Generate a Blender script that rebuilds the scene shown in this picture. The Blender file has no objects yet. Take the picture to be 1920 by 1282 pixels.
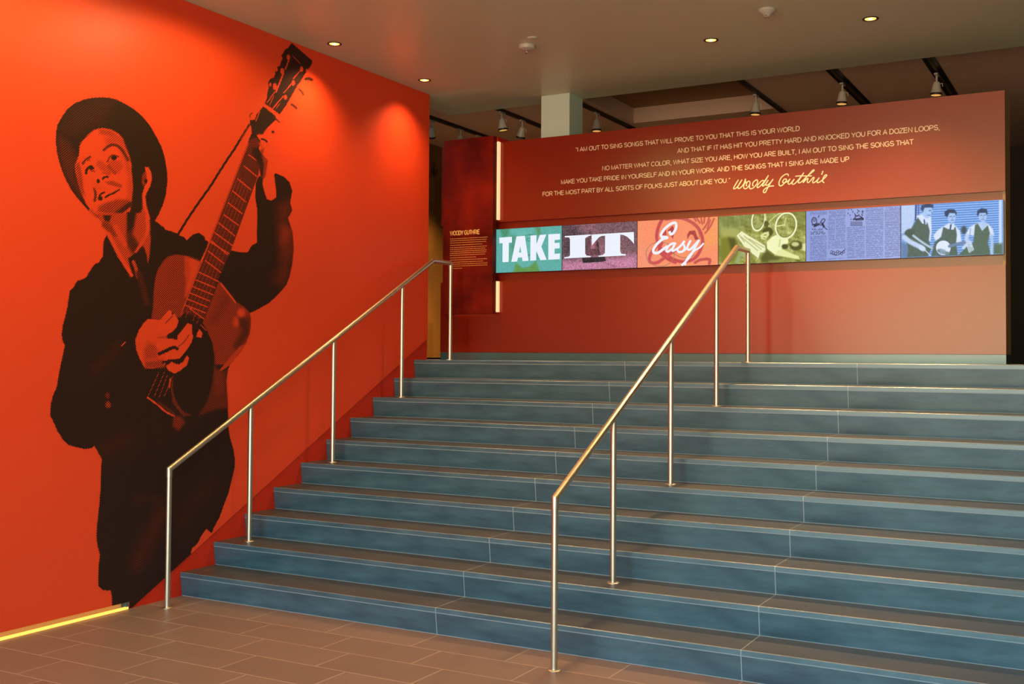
import bpy, bmesh, math, random
import numpy as np
from mathutils import Vector, Matrix

# ------------------------------------------------------------------ camera
S = bpy.context.scene
COL = S.collection
W, H = 1920, 1282
FPX, PX, PY = 2060.35, 960.0, 613.957
CAM = Vector((5.7637, -5.6163, 1.6756))
YAW, PITCH, ROLL = 0.508, 0.0274, 0.0066
cy_, sy_ = math.cos(YAW), math.sin(YAW)
cp_, sp_ = math.cos(PITCH), math.sin(PITCH)
FWD = Vector((-sy_*cp_, cy_*cp_, sp_))
_r = Vector((cy_, sy_, 0)); _u = _r.cross(FWD)
RIGHT = math.cos(ROLL)*_r + math.sin(ROLL)*_u
UP = -math.sin(ROLL)*_r + math.cos(ROLL)*_u
cam = bpy.data.cameras.new('camera'); camo = bpy.data.objects.new('camera', cam); COL.objects.link(camo)
cam.sensor_fit = 'HORIZONTAL'; cam.sensor_width = 36.0; cam.lens = FPX/W*36.0
cam.shift_x = (W/2-PX)/W; cam.shift_y = -(H/2-PY)/W
cam.clip_start = 0.05; cam.clip_end = 200
m = Matrix.Identity(4)
for i in range(3):
    m[i][0], m[i][1], m[i][2], m[i][3] = RIGHT[i], UP[i], -FWD[i], CAM[i]
camo.matrix_world = m
S.camera = camo
# ------------------------------------------------------------------ view, world
S.view_settings.view_transform = 'Standard'; S.view_settings.look = 'None'
S.view_settings.gamma = 1; S.view_settings.use_curve_mapping = False
EXPOSURE = 0.0
S.view_settings.exposure = EXPOSURE
# daylight outside: sunlit paving below, sunlit street near the horizon, blue sky above
GROUND, STREET, SKY, SKY_S = (1.0, 0.74, 0.50), (0.92, 1.02, 0.62), (0.36, 0.95, 1.45), 9.0
world = bpy.data.worlds.new('sky'); S.world = world; world.use_nodes = True
_t = world.node_tree; bg = _t.nodes['Background']; bg.inputs[1].default_value = SKY_S
_c = _t.nodes.new('ShaderNodeTexCoord'); _x = _t.nodes.new('ShaderNodeSeparateXYZ'); _r2 = _t.nodes.new('ShaderNodeValToRGB')
_m = _t.nodes.new('ShaderNodeMath'); _m.operation = 'MULTIPLY_ADD'; _m.inputs[1].default_value = .5; _m.inputs[2].default_value = .5
_t.links.new(_c.outputs['Generated'], _x.inputs[0]); _t.links.new(_x.outputs[2], _m.inputs[0]); _t.links.new(_m.outputs[0], _r2.inputs[0]); _t.links.new(_r2.outputs[0], bg.inputs[0])
_e = _r2.color_ramp.elements
_e[0].position = .48; _e[0].color = (*GROUND, 1); _e[1].position = .575; _e[1].color = (*SKY, 1)
_q = _e.new(.51); _q.color = (*STREET, 1); _q = _e.new(.54); _q.color = (*STREET, 1)
# window opening in the front wall (behind the camera), lit by the sky
WIN = (0.5, 9.2, 0.15, 4.0, -9.0)      # x0 x1 z0 z1 y
pl = bpy.data.lights.new('window_portal', 'AREA'); pl.shape = 'RECTANGLE'; pl.size = WIN[1]-WIN[0]; pl.size_y = WIN[3]-WIN[2]
pl.cycles.is_portal = True
po = bpy.data.objects.new('window_portal', pl); COL.objects.link(po)
po.location = ((WIN[0]+WIN[1])/2, WIN[4]+0.02, (WIN[2]+WIN[3])/2); po.rotation_euler = (math.radians(90), 0, 0)
DOWN_E, DOWN_C = 150.0, (1.0, 0.62, 0.28)     # recessed downlights: watts, colour
WASH_E = 150.0                                # those along the mural wall
TRACK_E = 260.0
LED_E = 1.15

# ------------------------------------------------------------------ dimensions
RH, TD, INS = 0.165, 0.3184, 0.0186      # riser, going, riser inset
NST = 10
HL = RH*NST                              # landing height
ZC, Z2 = 4.174, 4.324                    # ceilings
YE = 3.085                               # end of mural wall
YS = 3.92                                # soffit edge
YW = 3.56                                # face of the display wall
XWL, XWR, ZWT = -0.158, 4.979, 3.757
XEND = 9.4
YF = -9.0

def pj(P):
    """project Nx3 world points to pixels of the 1920x1282 frame"""
    d = P - np.array(CAM)
    x = d@np.array(RIGHT); y = d@np.array(UP); z = d@np.array(FWD)
    return np.stack([PX+FPX*x/z, PY-FPX*y/z], -1)
def ray(p):
    return RIGHT*((p[0]-PX)/FPX) - UP*((p[1]-PY)/FPX) + FWD
def on_y(p, y):
    d = ray(p); return CAM + d*((y-CAM.y)/d.y)
def on_x(p, x):
    d = ray(p); return CAM + d*((x-CAM.x)/d.x)
def on_z(p, z):
    d = ray(p); return CAM + d*((z-CAM.z)/d.z)

# ------------------------------------------------------------------ materials
def lin(c):
    return tuple(((v/255)/12.92 if v/255 <= .04045 else ((v/255+.055)/1.055)**2.4) for v in c)
class NT:
    def __init__(s, name):
        s.m = bpy.data.materials.new(name); s.m.use_nodes = True; s.t = s.m.node_tree
        s.b = s.t.nodes['Principled BSDF']; s.out = s.t.nodes['Material Output']
    def n(s, kind, **kw):
        nd = s.t.nodes.new(kind)
        for k, v in kw.items(): setattr(nd, k, v)
        return nd
    def set(s, sock, v):
        if hasattr(v, 'links') or isinstance(v, bpy.types.NodeSocket): s.t.links.new(v, sock)
        else: sock.default_value = v
    def math(s, op, a, b=0.0, clamp=False):
        nd = s.n('ShaderNodeMath', operation=op, use_clamp=clamp)
        s.set(nd.inputs[0], a); s.set(nd.inputs[1], b); return nd.outputs[0]
    def mix(s, f, a, b):
        nd = s.n('ShaderNodeMix', data_type='RGBA')
        s.set(nd.inputs[0], f)
        s.set(nd.inputs[6], a if isinstance(a, bpy.types.NodeSocket) else (*a, 1))
        s.set(nd.inputs[7], b if isinstance(b, bpy.types.NodeSocket) else (*b, 1)); return nd.outputs[2]
    def coord(s, kind='Object'):
        return s.n('ShaderNodeTexCoord').outputs[kind]
    def xyz(s, v):
        nd = s.n('ShaderNodeSeparateXYZ'); s.set(nd.inputs[0], v); return nd.outputs
    def noise(s, v, scale, detail=3, rough=.5, stretch=None):
        if stretch:
            mp = s.n('ShaderNodeMapping'); s.set(mp.inputs[0], v); mp.inputs['Scale'].default_value = stretch; v = mp.outputs[0]
        nd = s.n('ShaderNodeTexNoise'); s.set(nd.inputs['Vector'], v); nd.inputs['Scale'].default_value = scale
        nd.inputs['Detail'].default_value = detail; nd.inputs['Roughness'].default_value = rough; return nd.outputs[0]
    def ramp(s, f, a, b):
        nd = s.n('ShaderNodeMapRange'); s.set(nd.inputs[0], f); nd.inputs[1].default_value = a; nd.inputs[2].default_value = b; return nd.outputs[0]
    def bump(s, h, st=.1, d=.01):
        nd = s.n('ShaderNodeBump'); s.set(nd.inputs['Height'], h); nd.inputs['Strength'].default_value = st; nd.inputs['Distance'].default_value = d
        s.t.links.new(nd.outputs[0], s.b.inputs['Normal'])
    def p(s, base=None, rough=None, metal=None, spec=None, emit=None, es=None):
        I = s.b.inputs
        if base is not None: s.set(I['Base Color'], base if isinstance(base, bpy.types.NodeSocket) else (*base, 1))
        if rough is not None: s.set(I['Roughness'], rough)
        if metal is not None: s.set(I['Metallic'], metal)
        if spec is not None: s.set(I['Specular IOR Level'], spec)
        if emit is not None: s.set(I['Emission Color'], emit if isinstance(emit, bpy.types.NodeSocket) else (*emit, 1))
        if es is not None: s.set(I['Emission Strength'], es)
        return s.m
def plain(name, base, rough=.5, metal=0, spec=.5, var=0.0, scale=3.0, emit=None, es=None, bump=0.0):
    t = NT(name)
    if var or bump:
        c = t.coord(); f = t.noise(c, scale, 4)
        if var:
            k = t.ramp(f, .3, .7)
            col = t.mix(k, tuple(b*(1-var) for b in base), tuple(min(1, b*(1+var)) for b in base))
        else: col = base
        if bump: t.bump(t.noise(c, scale*20, 3), bump, .004)
    else: col = base
    return t.p(col, rough, metal, spec, emit, es)

RED = (0.72, 0.055, 0.013)
M = {}
M['mural_red'] = plain('mural_red', RED, .5, spec=.3, var=.03, scale=.8, bump=.03)
M['wall_red'] = plain('deep_red_paint', (0.50, 0.020, 0.002), .5, spec=.35, var=.03, scale=1.2)
M['display_red'] = plain('display_wall_paint', (0.20, 0.0085, 0.0004), .28, spec=.7, var=.03, scale=.9, bump=.02)
M['display_red'].node_tree.nodes['Principled BSDF'].inputs['Specular Tint'].default_value = (1.0, .86, .66, 1)
M['display_side'] = plain('display_wall_end_paint', (0.34, 0.20, 0.08), .5)
M['ceiling'] = plain('ceiling_paint', (0.52, 0.55, 0.38), .34, spec=.25, var=.02, scale=.7)
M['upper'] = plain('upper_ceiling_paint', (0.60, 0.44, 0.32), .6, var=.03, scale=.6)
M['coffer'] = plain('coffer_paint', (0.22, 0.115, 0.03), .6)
M['column'] = plain('column_paint', (0.46, 0.60, 0.50), .5, var=.02)
M['steel'] = None
M['white_plastic'] = plain('white_plastic', (0.42, 0.41, 0.34), .4)
M['black_plastic'] = plain('black_plastic', (0.012, 0.010, 0.009), .5)
M['chrome'] = plain('chrome', (0.75, 0.72, 0.66), .15, metal=1)
M['lettering'] = plain('cream_lettering', (0.80, 0.66, 0.44), .6)
M['lamp_glow'] = plain('lamp_glow', (0.9, 0.6, 0.2), .4, emit=(1.0, 0.66, 0.16), es=1.5)
M['lamp_core'] = plain('lamp_core', (0.9, 0.8, 0.6), .4, emit=(1.0, 0.85, 0.5), es=6)
M['reflector'] = plain('gold_reflector', (0.85, 0.55, 0.18), .25, metal=1)
M['led_warm'] = plain('warm_led', (0.9, 0.6, 0.4), .4, emit=(1.0, 0.47, 0.24), es=LED_E)
M['led_yellow'] = plain('yellow_led', (0.9, 0.7, 0.2), .4, emit=(1.0, 0.37, 0.035), es=1.7)
M['toe_back'] = plain('toe_recess_paint', (0.78, 0.52, 0.17), .5)
M['dark_wall'] = plain('dark_brown_paint', (0.030, 0.020, 0.011), .7, var=.1)
M['white_wall'] = plain('pale_wall_paint', (0.50, 0.47, 0.42), .7)
M['panel_red'] = None
M['baseboard'] = plain('slate_baseboard', (0.05, 0.10, 0.105), .25, spec=.8, var=.1, scale=4)
M['bezel'] = plain('screen_bezel', (0.02, 0.018, 0.018), .4)

def steel():
    t = NT('brushed_steel'); c = t.coord()
    f = t.noise(c, 60, 3, stretch=(1, 1, .02))
    t.p(t.mix(f, (.55, .45, .32), (.78, .67, .50)), .36, 1.0); t.bump(f, .03, .002); return t.m
M['steel'] = steel()
def panel_mat():
    t = NT('mottled_red_print'); c = t.coord()
    f = t.ramp(t.noise(c, 2.2, 4, .55), .35, .7)
    t.p(t.mix(f, (.06, .0015, .0005), (.24, .010, .0015)), .5, spec=.1); return t.m
M['panel_red'] = panel_mat()

def slate(name, base, hi, lines_z, rough, spec):
    """dark slate with grout joints; x is world x, z is local height"""
    t = NT(name); c = t.coord(); X, Y, Z = t.xyz(c)
    f = t.ramp(t.noise(c, 2.5, 5, .6, stretch=(1, 2, 4)), .3, .72)
    col = t.mix(f, base, hi)
    g = t.ramp(t.noise(c, 9, 4, .6, stretch=(.5, 1, 3)), .55, .78)
    col = t.mix(t.math('MULTIPLY', g, .55), col, tuple(v*.5 for v in base))
    # small pale scuffs
    sc = t.math('GREATER_THAN', t.noise(c, 30, 6, .8, stretch=(.6, 1, 1.5)), .735)
    col = t.mix(t.math('MULTIPLY', sc, .5), col, (.22, .26, .27))
    k = None
    for xj in (2.1213, 4.0121, 5.9029):
        a = t.math('LESS_THAN', t.math('ABSOLUTE', t.math('SUBTRACT', X, xj)), .0026)
        k = a if k is None else t.math('MAXIMUM', k, a)
    for lo, hi_ in lines_z:
        a = t.math('MULTIPLY', t.math('GREATER_THAN', Z, lo), t.math('LESS_THAN', Z, hi_))
        k = t.math('MAXIMUM', k, a)
    col = t.mix(t.math('MULTIPLY', k, .75), col, (.33, .35, .34))
    t.p(col, t.math('ADD', t.math('MULTIPLY', f, .08), rough), spec=spec); t.bump(f, .05, .003); return t.m
M['riser'] = slate('slate_riser_skylit', (.024, .060, .080), (.062, .124, .146), ((-.001, .0035), (.1315, .140)), .31, 1.0)  # blue of the skylight put into the stone colour of upright faces
M['tread'] = slate('slate_tread_warmlit', (.036, .035, .033), (.060, .056, .052), (), .40, .5)  # same stone as the risers; warm overhead light put into its browner colour

def tiles():
    t = NT('floor_tile'); c = t.coord(); X, Y, Z = t.xyz(c)
    row = t.math('FLOOR', t.math('DIVIDE', t.math('SUBTRACT', Y, .012), .302))
    fy = t.math('SUBTRACT', t.math('SUBTRACT', Y, .012), t.math('MULTIPLY', row, .302))
    xs = t.math('SUBTRACT', t.math('SUBTRACT', X, .251), t.math('MULTIPLY', t.math('ADD', row, 1.0), -.209))
    col_ = t.math('FLOOR', t.math('DIVIDE', xs, .627))
    fx = t.math('SUBTRACT', xs, t.math('MULTIPLY', col_, .627))
    g = t.math('MAXIMUM', t.math('LESS_THAN', fx, .0062), t.math('LESS_THAN', fy, .0062))
    cb = t.n('ShaderNodeCombineXYZ'); t.set(cb.inputs[0], col_); t.set(cb.inputs[1], row)
    wn = t.n('ShaderNodeTexWhiteNoise', noise_dimensions='2D'); t.set(wn.inputs['Vector'], cb.outputs[0])
    base = t.mix(wn.outputs[0], (.150, .093, .068), (.180, .112, .082))
    f = t.ramp(t.noise(c, 3, 5, .6), .3, .7)
    base = t.mix(t.math('MULTIPLY', f, .35), base, (.19, .128, .098))
    col = t.mix(t.math('MULTIPLY', g, .8), base, (.40, .29, .22))
    t.p(col, .48, spec=.45); t.bump(t.math('SUBTRACT', 1.0, g), .15, .002); return t.m
M['tile'] = tiles()
def wood():
    t = NT('oak_cladding'); c = t.coord(); X, Y, Z = t.xyz(c)
    row = t.math('FLOOR', t.math('DIVIDE', Z, .30))
    cb = t.n('ShaderNodeCombineXYZ'); t.set(cb.inputs[0], row); t.set(cb.inputs[1], t.math('FLOOR', t.math('DIVIDE', Y, .45)))
    wn = t.n('ShaderNodeTexWhiteNoise', noise_dimensions='2D'); t.set(wn.inputs['Vector'], cb.outputs[0])
    base = t.mix(wn.outputs[0], (.20, .105, .022), (.36, .20, .05))
    f = t.noise(c, 6, 5, .6, stretch=(1, 1, 9))
    base = t.mix(t.math('MULTIPLY', f, .6), base, (.12, .06, .012))
    k = t.ramp(t.noise(c, 3.2, 2, .5), .66, .70)
    base = t.mix(t.math('MULTIPLY', k, .8), base, (.02, .01, .004))
    t.p(base, .5); return t.m
M['wood'] = wood()

# ------------------------------------------------------------------ mesh helpers
def link(name, me, mat=None, parent=None):
    o = bpy.data.objects.new(name, me); COL.objects.link(o)
    if mat is not None: me.materials.append(M[mat] if isinstance(mat, str) else mat)
    if parent is not None: o.parent = parent
    return o
def from_bm(name, bm, mat, parent=None, smooth=False):
    me = bpy.data.meshes.new(name); bm.to_mesh(me); bm.free()
    if smooth:
        for p in me.polygons: p.use_smooth = True
    return link(name, me, mat, parent)
def box(bm, x0, x1, y0, y1, z0, z1):
    vs = [bm.verts.new((x, y, z)) for z in (z0, z1) for y in (y0, y1) for x in (x0, x1)]
    for f in ((0, 2, 3, 1), (4, 5, 7, 6), (0, 1, 5, 4), (2, 6, 7, 3), (0, 4, 6, 2), (1, 3, 7, 5)):
        bm.faces.new([vs[i] for i in f])
def boxes(name, lst, mat, parent=None, bevel=0.0):
    bm = bmesh.new()
    for b in lst: box(bm, *b)
    if bevel:
        bmesh.ops.bevel(bm, geom=bm.edges[:], offset=bevel, segments=2, affect='EDGES', profile=.5)
    return from_bm(name, bm, mat, parent)
def prism(bm, pts, axis, a0, a1):
    """extrude a 2-D outline; axis 'x': pts are (y,z)"""
    def P(p, a): return (a, p[0], p[1]) if axis == 'x' else ((p[0], a, p[1]) if axis == 'y' else (p[0], p[1], a))
    A = [bm.verts.new(P(p, a0)) for p in pts]; B = [bm.verts.new(P(p, a1)) for p in pts]
    n = len(pts)
    bm.faces.new(A[::-1]); bm.faces.new(B)
    for i in range(n): bm.faces.new((A[i], A[(i+1) % n], B[(i+1) % n], B[i]))
    bmesh.ops.recalc_face_normals(bm, faces=bm.faces[:])
def lathe(bm, prof, seg=24, mat4=None, cap=True):
    rings = []
    for r, z in prof:
        ring = []
        for i in range(seg):
            a = 2*math.pi*i/seg; v = Vector((r*math.cos(a), r*math.sin(a), z))
            if mat4 is not None: v = mat4@v
            ring.append(bm.verts.new(v))
        rings.append(ring)
    for a, b in zip(rings, rings[1:]):
        for i in range(seg): bm.faces.new((a[i], a[(i+1) % seg], b[(i+1) % seg], b[i]))
    if cap:
        bm.faces.new(rings[0][::-1]); bm.faces.new(rings[-1])
def tube(bm, pts, r, seg=20):
    """round tube with mitred bends through the points"""
    pts = [Vector(p) for p in pts]; n = len(pts); rings = []
    d = [(pts[i+1]-pts[i]).normalized() for i in range(n-1)]
    side = Vector((1, 0, 0)) if all(abs(v.x) < .2 for v in d) else Vector((0, 1, 0))     # normal to the plane of the bends
    for i in range(n):
        if i == 0: nrm = d[0]
        elif i == n-1: nrm = d[-1]
        else: nrm = (d[i-1]+d[i]).normalized()
        dd = d[max(0, i-1)]
        s = side - dd*side.dot(dd); s.normalize(); t = dd.cross(s)
        ring = []
        for k in range(seg):
            a = 2*math.pi*k/seg; q = pts[i] + r*(math.cos(a)*s+math.sin(a)*t)
            lam = (pts[i]-q).dot(nrm)/dd.dot(nrm)
            ring.append(bm.verts.new(q+dd*lam))
        rings.append(ring)
        side = s
    for a, b in zip(rings, rings[1:]):
        for k in range(seg): bm.faces.new((a[k], a[(k+1) % seg], b[(k+1) % seg], b[k]))
    bm.faces.new(rings[0][::-1]); bm.faces.new(rings[-1])
    bmesh.ops.recalc_face_normals(bm, faces=bm.faces[:])
def soft(o, ang=35):
    me = o.data
    for p in me.polygons: p.use_smooth = True
    me.set_sharp_from_angle(angle=math.radians(ang))
    return o
def struct(o):
    o['kind'] = 'structure'; return o
def tag(o, label, cat, group=None):
    o['label'] = label; o['category'] = cat
    if group: o['group'] = group
    return o
def thing(name, label, cat, loc=(0, 0, 0), group=None):
    o = bpy.data.objects.new(name, None); COL.objects.link(o); o.location = loc; o.empty_display_size = .1
    return tag(o, label, cat, group)
def copy_tree(o, parent=None):
    c = o.copy(); COL.objects.link(c); c.parent = parent
    for ch in list(o.children): copy_tree(ch, c)
    return c

# ================================================================== structure
struct(boxes('floor', [(-.3, XEND, YF-.2, .2, -.2, 0)], 'tile'))
struct(boxes('floor_landing', [(-4.5, XEND, NST*TD-TD+.30, 9.4, HL-.028, HL)], 'tread'))
struct(boxes('ceiling', [(-.3, XEND, YF-.2, YS, ZC, ZC+.35)], 'ceiling'))
# upper ceiling with a raised coffer
CX0, CX1, CY1 = .96, 2.60, 5.80
struct(boxes('ceiling_upper', [(-4.5, CX0, YS, 9.4, Z2, Z2+.4), (CX1, XEND, YS, 9.4, Z2, Z2+.4), (CX0, CX1, CY1, 9.4, Z2, Z2+.4)], 'upper'))
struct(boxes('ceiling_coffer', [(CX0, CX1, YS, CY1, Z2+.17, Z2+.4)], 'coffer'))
# left wall with lit toe recess for y < -0.44
struct(boxes('wall_left', [(-.30, 0, YF, -.455, .047, ZC), (-.30, 0, -.455, YE, 0, ZC), (-.30, -.05, YF, -.455, 0, .047)], 'wall_red'))
struct(boxes('wall_light_block', [(-4.5, -.30, YE-.2, YE, 0, Z2+.4), (-4.7, -4.5, YE-.2, 9.4, HL, Z2+.4)], 'dark_wall'))  # unseen, added to stop sky light leaking in behind the mural wall
struct(boxes('wall_right_light_stop', [(XEND, XEND+.2, YF-.2, 9.4, 0, Z2+.4)], 'white_wall'))  # unseen side wall, added to keep the light contained
struct(boxes('wall_front', [(-.3, WIN[0], YF-.2, YF, 0, ZC), (WIN[1], XEND, YF-.2, YF, 0, ZC),
                            (WIN[0], WIN[1], YF-.2, YF, 0, WIN[2]), (WIN[0], WIN[1], YF-.2, YF, WIN[3], ZC)], 'white_wall'))
fr = []
nm = 5
for i in range(nm+1):
    x = WIN[0]+(WIN[1]-WIN[0])*i/nm; fr.append((x-.03, x+.03, YF-.13, YF-.05, WIN[2], WIN[3]))
for z in (WIN[2]+.03, WIN[3]-.03): fr.append((WIN[0], WIN[1], YF-.125, YF-.055, z-.03, z+.03))
struct(boxes('window_1', fr, 'bezel'))
struct(boxes('wall_far', [(-4.5, XEND, 9.2, 9.4, HL, Z2)], 'dark_wall'))
# wood clad wall seen past the end of the mural wall
struct(boxes('wall_wood', [(-2.4, -1.74, 4.3, 9.2, HL+.02, Z2)], 'wood'))
struct(boxes('wall_corridor', [(5.6, XEND, 6.4, 6.6, HL, 3.62), (5.2, XEND, 6.2, 6.6, 3.62, Z2)], 'dark_wall'))

# ================================================================== staircase
st = thing('staircase', 'wide dark slate staircase of ten steps beside the orange-red mural wall', 'staircase', (0, 0, 0))
def tread_mesh(depth):
    bm = bmesh.new(); prism(bm, [(0, -.028), (depth, -.028), (depth, 0), (.004, 0), (0, -.004)], 'x', .002, XEND-.002)
    me = bpy.data.meshes.new('tread'); bm.to_mesh(me); bm.free(); me.materials.append(M['tread']); me.materials.append(M['riser'])
    for p in me.polygons:
        if p.normal.y < -.5: p.material_index = 1  # upright nosing takes the skylit blue too
    return me
tm = tread_mesh(TD+.03); tm_top = tread_mesh(.30)
bm = bmesh.new(); prism(bm, [(INS, 0), (.001, .137), (.05, .137), (.05+INS, 0)], 'x', .002, XEND-.002)
rm = bpy.data.meshes.new('riser'); bm.to_mesh(rm); bm.free(); rm.materials.append(M['riser'])
for k in range(1, NST+1):
    t = bpy.data.objects.new('tread', tm if k < NST else tm_top); COL.objects.link(t); t.parent = st; t.location = (0, (k-1)*TD, k*RH)
    r = bpy.data.objects.new('riser', rm); COL.objects.link(r); r.parent = st; r.location = (0, (k-1)*TD, (k-1)*RH)

# ================================================================== handrails
SL = RH/TD
RY0, RZ0, RZT = -.3035, .918, HL+.9142
RYK = RY0+(RZT-RZ0)/SL; RY1 = 9*TD+.3123
def handrail(x, label):
    root = thing('handrail', label, 'handrail', (x, RY0, 0), 'handrails of the stairs')
    bm = bmesh.new(); tube(bm, [(0, 0, RZ0-.05), (0, 0, RZ0), (0, RYK-RY0, RZT), (0, RY1-RY0, RZT), (0, RY1-RY0, RZT-.05)], .0205, 28)
    soft(from_bm('rail', bm, 'steel', root))
    posts = [(0.0, 0.0, RZ0-.05), (RY1-RY0, HL, RZT-.05)]
    for k in (2, 5, 8):
        y = (k-.5)*TD-.005-RY0; posts.append((y, k*RH, RZ0+SL*y-.012))
    for y, z0, z1 in posts:
        bm = bmesh.new(); lathe(bm, [(.0185, z0+.003), (.0185, z1)], 28, Matrix.Translation((0, y, 0)))
        p = soft(from_bm('post', bm, 'steel', root))
        bm = bmesh.new(); lathe(bm, [(.038, z0), (.038, z0+.003), (.034, z0+.006), (.020, z0+.0065)], 28, Matrix.Translation((0, y, 0)))
        soft(from_bm('base_plate', bm, 'steel', p))
    return root
handrail(.1986, 'brushed steel handrail on five posts along the mural wall')
handrail(3.0782, 'brushed steel handrail on five posts standing free in the middle of the stairs')

# ================================================================== column
tag(boxes('column', [(.918, 1.218, 3.635, YS, HL, ZC)], 'column'), 'pale grey square column rising behind the red quote wall to the ceiling', 'column')

# ================================================================== display wall
dw = thing('display_wall', 'long red partition wall with a cream quotation above a strip of screens', 'wall', (0, YW, HL))
ZCH0, ZCH1 = 2.413, 2.982
def wpart(name, lst, mat, bevel=0):
    o = boxes(name, [(a, b, c-YW, d-YW, e-HL, f-HL) for a, b, c, d, e, f in lst], mat, dw, bevel); return o
wpart('upper_panel', [(XWL, XWR, YW, YW+.045, ZCH1, ZWT)], 'display_red')
wpart('lower_panel', [(XWL, XWR, YW, YW+.045, HL+.075, ZCH0)], 'display_red')
wpart('screen_channel', [(XWL, XWR, YW+.040, YW+.060, ZCH0, ZCH1)], 'display_red')
wpart('side_panel', [(XWR-.02, XWR-.001, YW+.046, YW+.43, HL+.075, ZWT), (XWR-.02, XWR-.001, YW+.020, YW+.046, ZCH0, ZCH1)], 'display_side')
wpart('back_panel', [(XWL, XWR-.021, YW+.41, YW+.43, HL, ZWT)], 'display_side')
wpart('baseboard', [(XWL, XWR-.001, YW+.004, YW+.045, HL, HL+.073), (XWR-.02, XWR-.001, YW+.046, YW+.43, HL, HL+.073)], 'baseboard')

# plain sans-serif capitals drawn as strokes: advance width (per 1000) and polylines in a 0-1 box of cap height
def arc(cx, cy, rx, ry, a0, a1, n=12): return [(cx+rx*math.cos(math.radians(a0+(a1-a0)*i/n)), cy+ry*math.sin(math.radians(a0+(a1-a0)*i/n))) for i in range(n+1)]
GL = {'A': (667, [[(.02, 0), (.44, 1), (.86, 0)], [(.16, .33), (.72, .33)]]), 'B': (667, [[(.12, 0), (.12, 1), (.5, 1)]+arc(.5, .76, .27, .24, 90, -90)+[(.12, .52)], [(.12, 0), (.52, 0)]+arc(.52, .26, .30, .26, -90, 90)]),
 'C': (722, [arc(.5, .5, .42, .5, 40, 320, 20)]), 'D': (722, [[(.12, 0), (.12, 1), (.44, 1)]+arc(.44, .5, .44, .5, 90, -90, 16)+[(.12, 0)]]), 'E': (667, [[(.80, 1), (.12, 1), (.12, 0), (.82, 0)], [(.12, .53), (.76, .53)]]),
 'F': (611, [[(.78, 1), (.12, 1), (.12, 0)], [(.12, .53), (.70, .53)]]), 'G': (778, [arc(.54, .5, .46, .5, 45, 318, 20)+[(.94, .20), (.94, .47), (.56, .47)]]), 'H': (722, [[(.12, 0), (.12, 1)], [(.86, 0), (.86, 1)], [(.12, .53), (.86, .53)]]),
 'I': (278, [[(.19, 0), (.19, 1)]]), 'J': (500, [[(.55, 1), (.55, .26)]+arc(.30, .26, .25, .26, 0, -180)+[(.05, .32)]]), 'K': (667, [[(.12, 0), (.12, 1)], [(.84, 1), (.12, .32)], [(.38, .58), (.88, 0)]]), 'L': (556, [[(.12, 1), (.12, 0), (.70, 0)]]),
 'M': (833, [[(.12, 0), (.12, 1), (.56, .06), (1.0, 1), (1.0, 0)]]), 'N': (722, [[(.12, 0), (.12, 1), (.86, 0), (.86, 1)]]), 'O': (778, [arc(.54, .5, .46, .5, 90, 450, 28)]), 'P': (667, [[(.12, 0), (.12, 1), (.52, 1)]+arc(.52, .72, .29, .28, 90, -90)+[(.12, .44)]]),
 'R': (722, [[(.12, 0), (.12, 1), (.56, 1)]+arc(.56, .74, .28, .26, 90, -90)+[(.12, .48)], [(.50, .48), (.88, 0)]]), 'S': (667, [arc(.45, .75, .33, .25, 20, 255, 12)+arc(.47, .26, .36, .26, 75, -165, 14)]), 'T': (611, [[(.02, 1), (.82, 1)], [(.42, 1), (.42, 0)]]),
 'U': (722, [[(.12, 1), (.12, .38)]+arc(.49, .38, .37, .38, 180, 360, 14)+[(.86, .38), (.86, 1)]]), 'V': (667, [[(.02, 1), (.44, 0), (.86, 1)]]), 'W': (944, [[(.03, 1), (.34, 0), (.63, 1), (.92, 0), (1.23, 1)]]), 'X': (667, [[(.04, 1), (.86, 0)], [(.04, 0), (.86, 1)]]),
 'Y': (667, [[(.02, 1), (.44, .44), (.86, 1)], [(.44, .44), (.44, 0)]]), 'Z': (611, [[(.06, 1), (.78, 1), (.04, 0), (.80, 0)]]), '.': (278, [[(.16, .0), (.22, 0)]]), ',': (278, [[(.19, .03), (.17, -.14)]]), ' ': (278, []),
 '\u201c': (333, [[(.12, .82), (.16, 1)], [(.28, .82), (.32, 1)]]), '\u201d': (333, [[(.14, .82), (.18, 1)], [(.30, .82), (.34, 1)]])}
def stroke_mesh(bm, pts, w, y, smooth=True, steps=6):
    """flat ribbon along a smoothed polyline in the xz plane at depth y; w = half width or list"""
    P = np.array(pts, float); n = len(P)
    Wd = np.full(n, w, float) if np.isscalar(w) else np.array(w, float)
    if smooth and n > 2:
        Q_, Wq = [], []
        for i in range(n-1):
            p0, p1, p2, p3 = P[max(i-1, 0)], P[i], P[i+1], P[min(i+2, n-1)]
            for j in range(steps):
                t = j/steps
                Q_.append(.5*((2*p1)+(p2-p0)*t+(2*p0-5*p1+4*p2-p3)*t*t+(3*p1-p0-3*p2+p3)*t**3)); Wq.append(Wd[i]*(1-t)+Wd[i+1]*t)
        Q_.append(P[-1]); Wq.append(Wd[-1]); P = np.array(Q_); Wd = np.array(Wq); n = len(P)
    T = np.gradient(P, axis=0); L = np.linalg.norm(T, axis=1, keepdims=True); T = T/np.maximum(L, 1e-9)
    N = np.stack([-T[:, 1], T[:, 0]], 1)
    P[0] -= T[0]*Wd[0]*.6; P[-1] += T[-1]*Wd[-1]*.6
    A, B = P+N*Wd[:, None], P-N*Wd[:, None]
    va = [bm.verts.new((a[0], y-8e-6*k, a[1])) for k, a in enumerate(A)]; vb = [bm.verts.new((b[0], y-8e-6*k, b[1])) for k, b in enumerate(B)]
    for i in range(n-1): bm.faces.new((va[i], vb[i], vb[i+1], va[i+1]))
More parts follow.
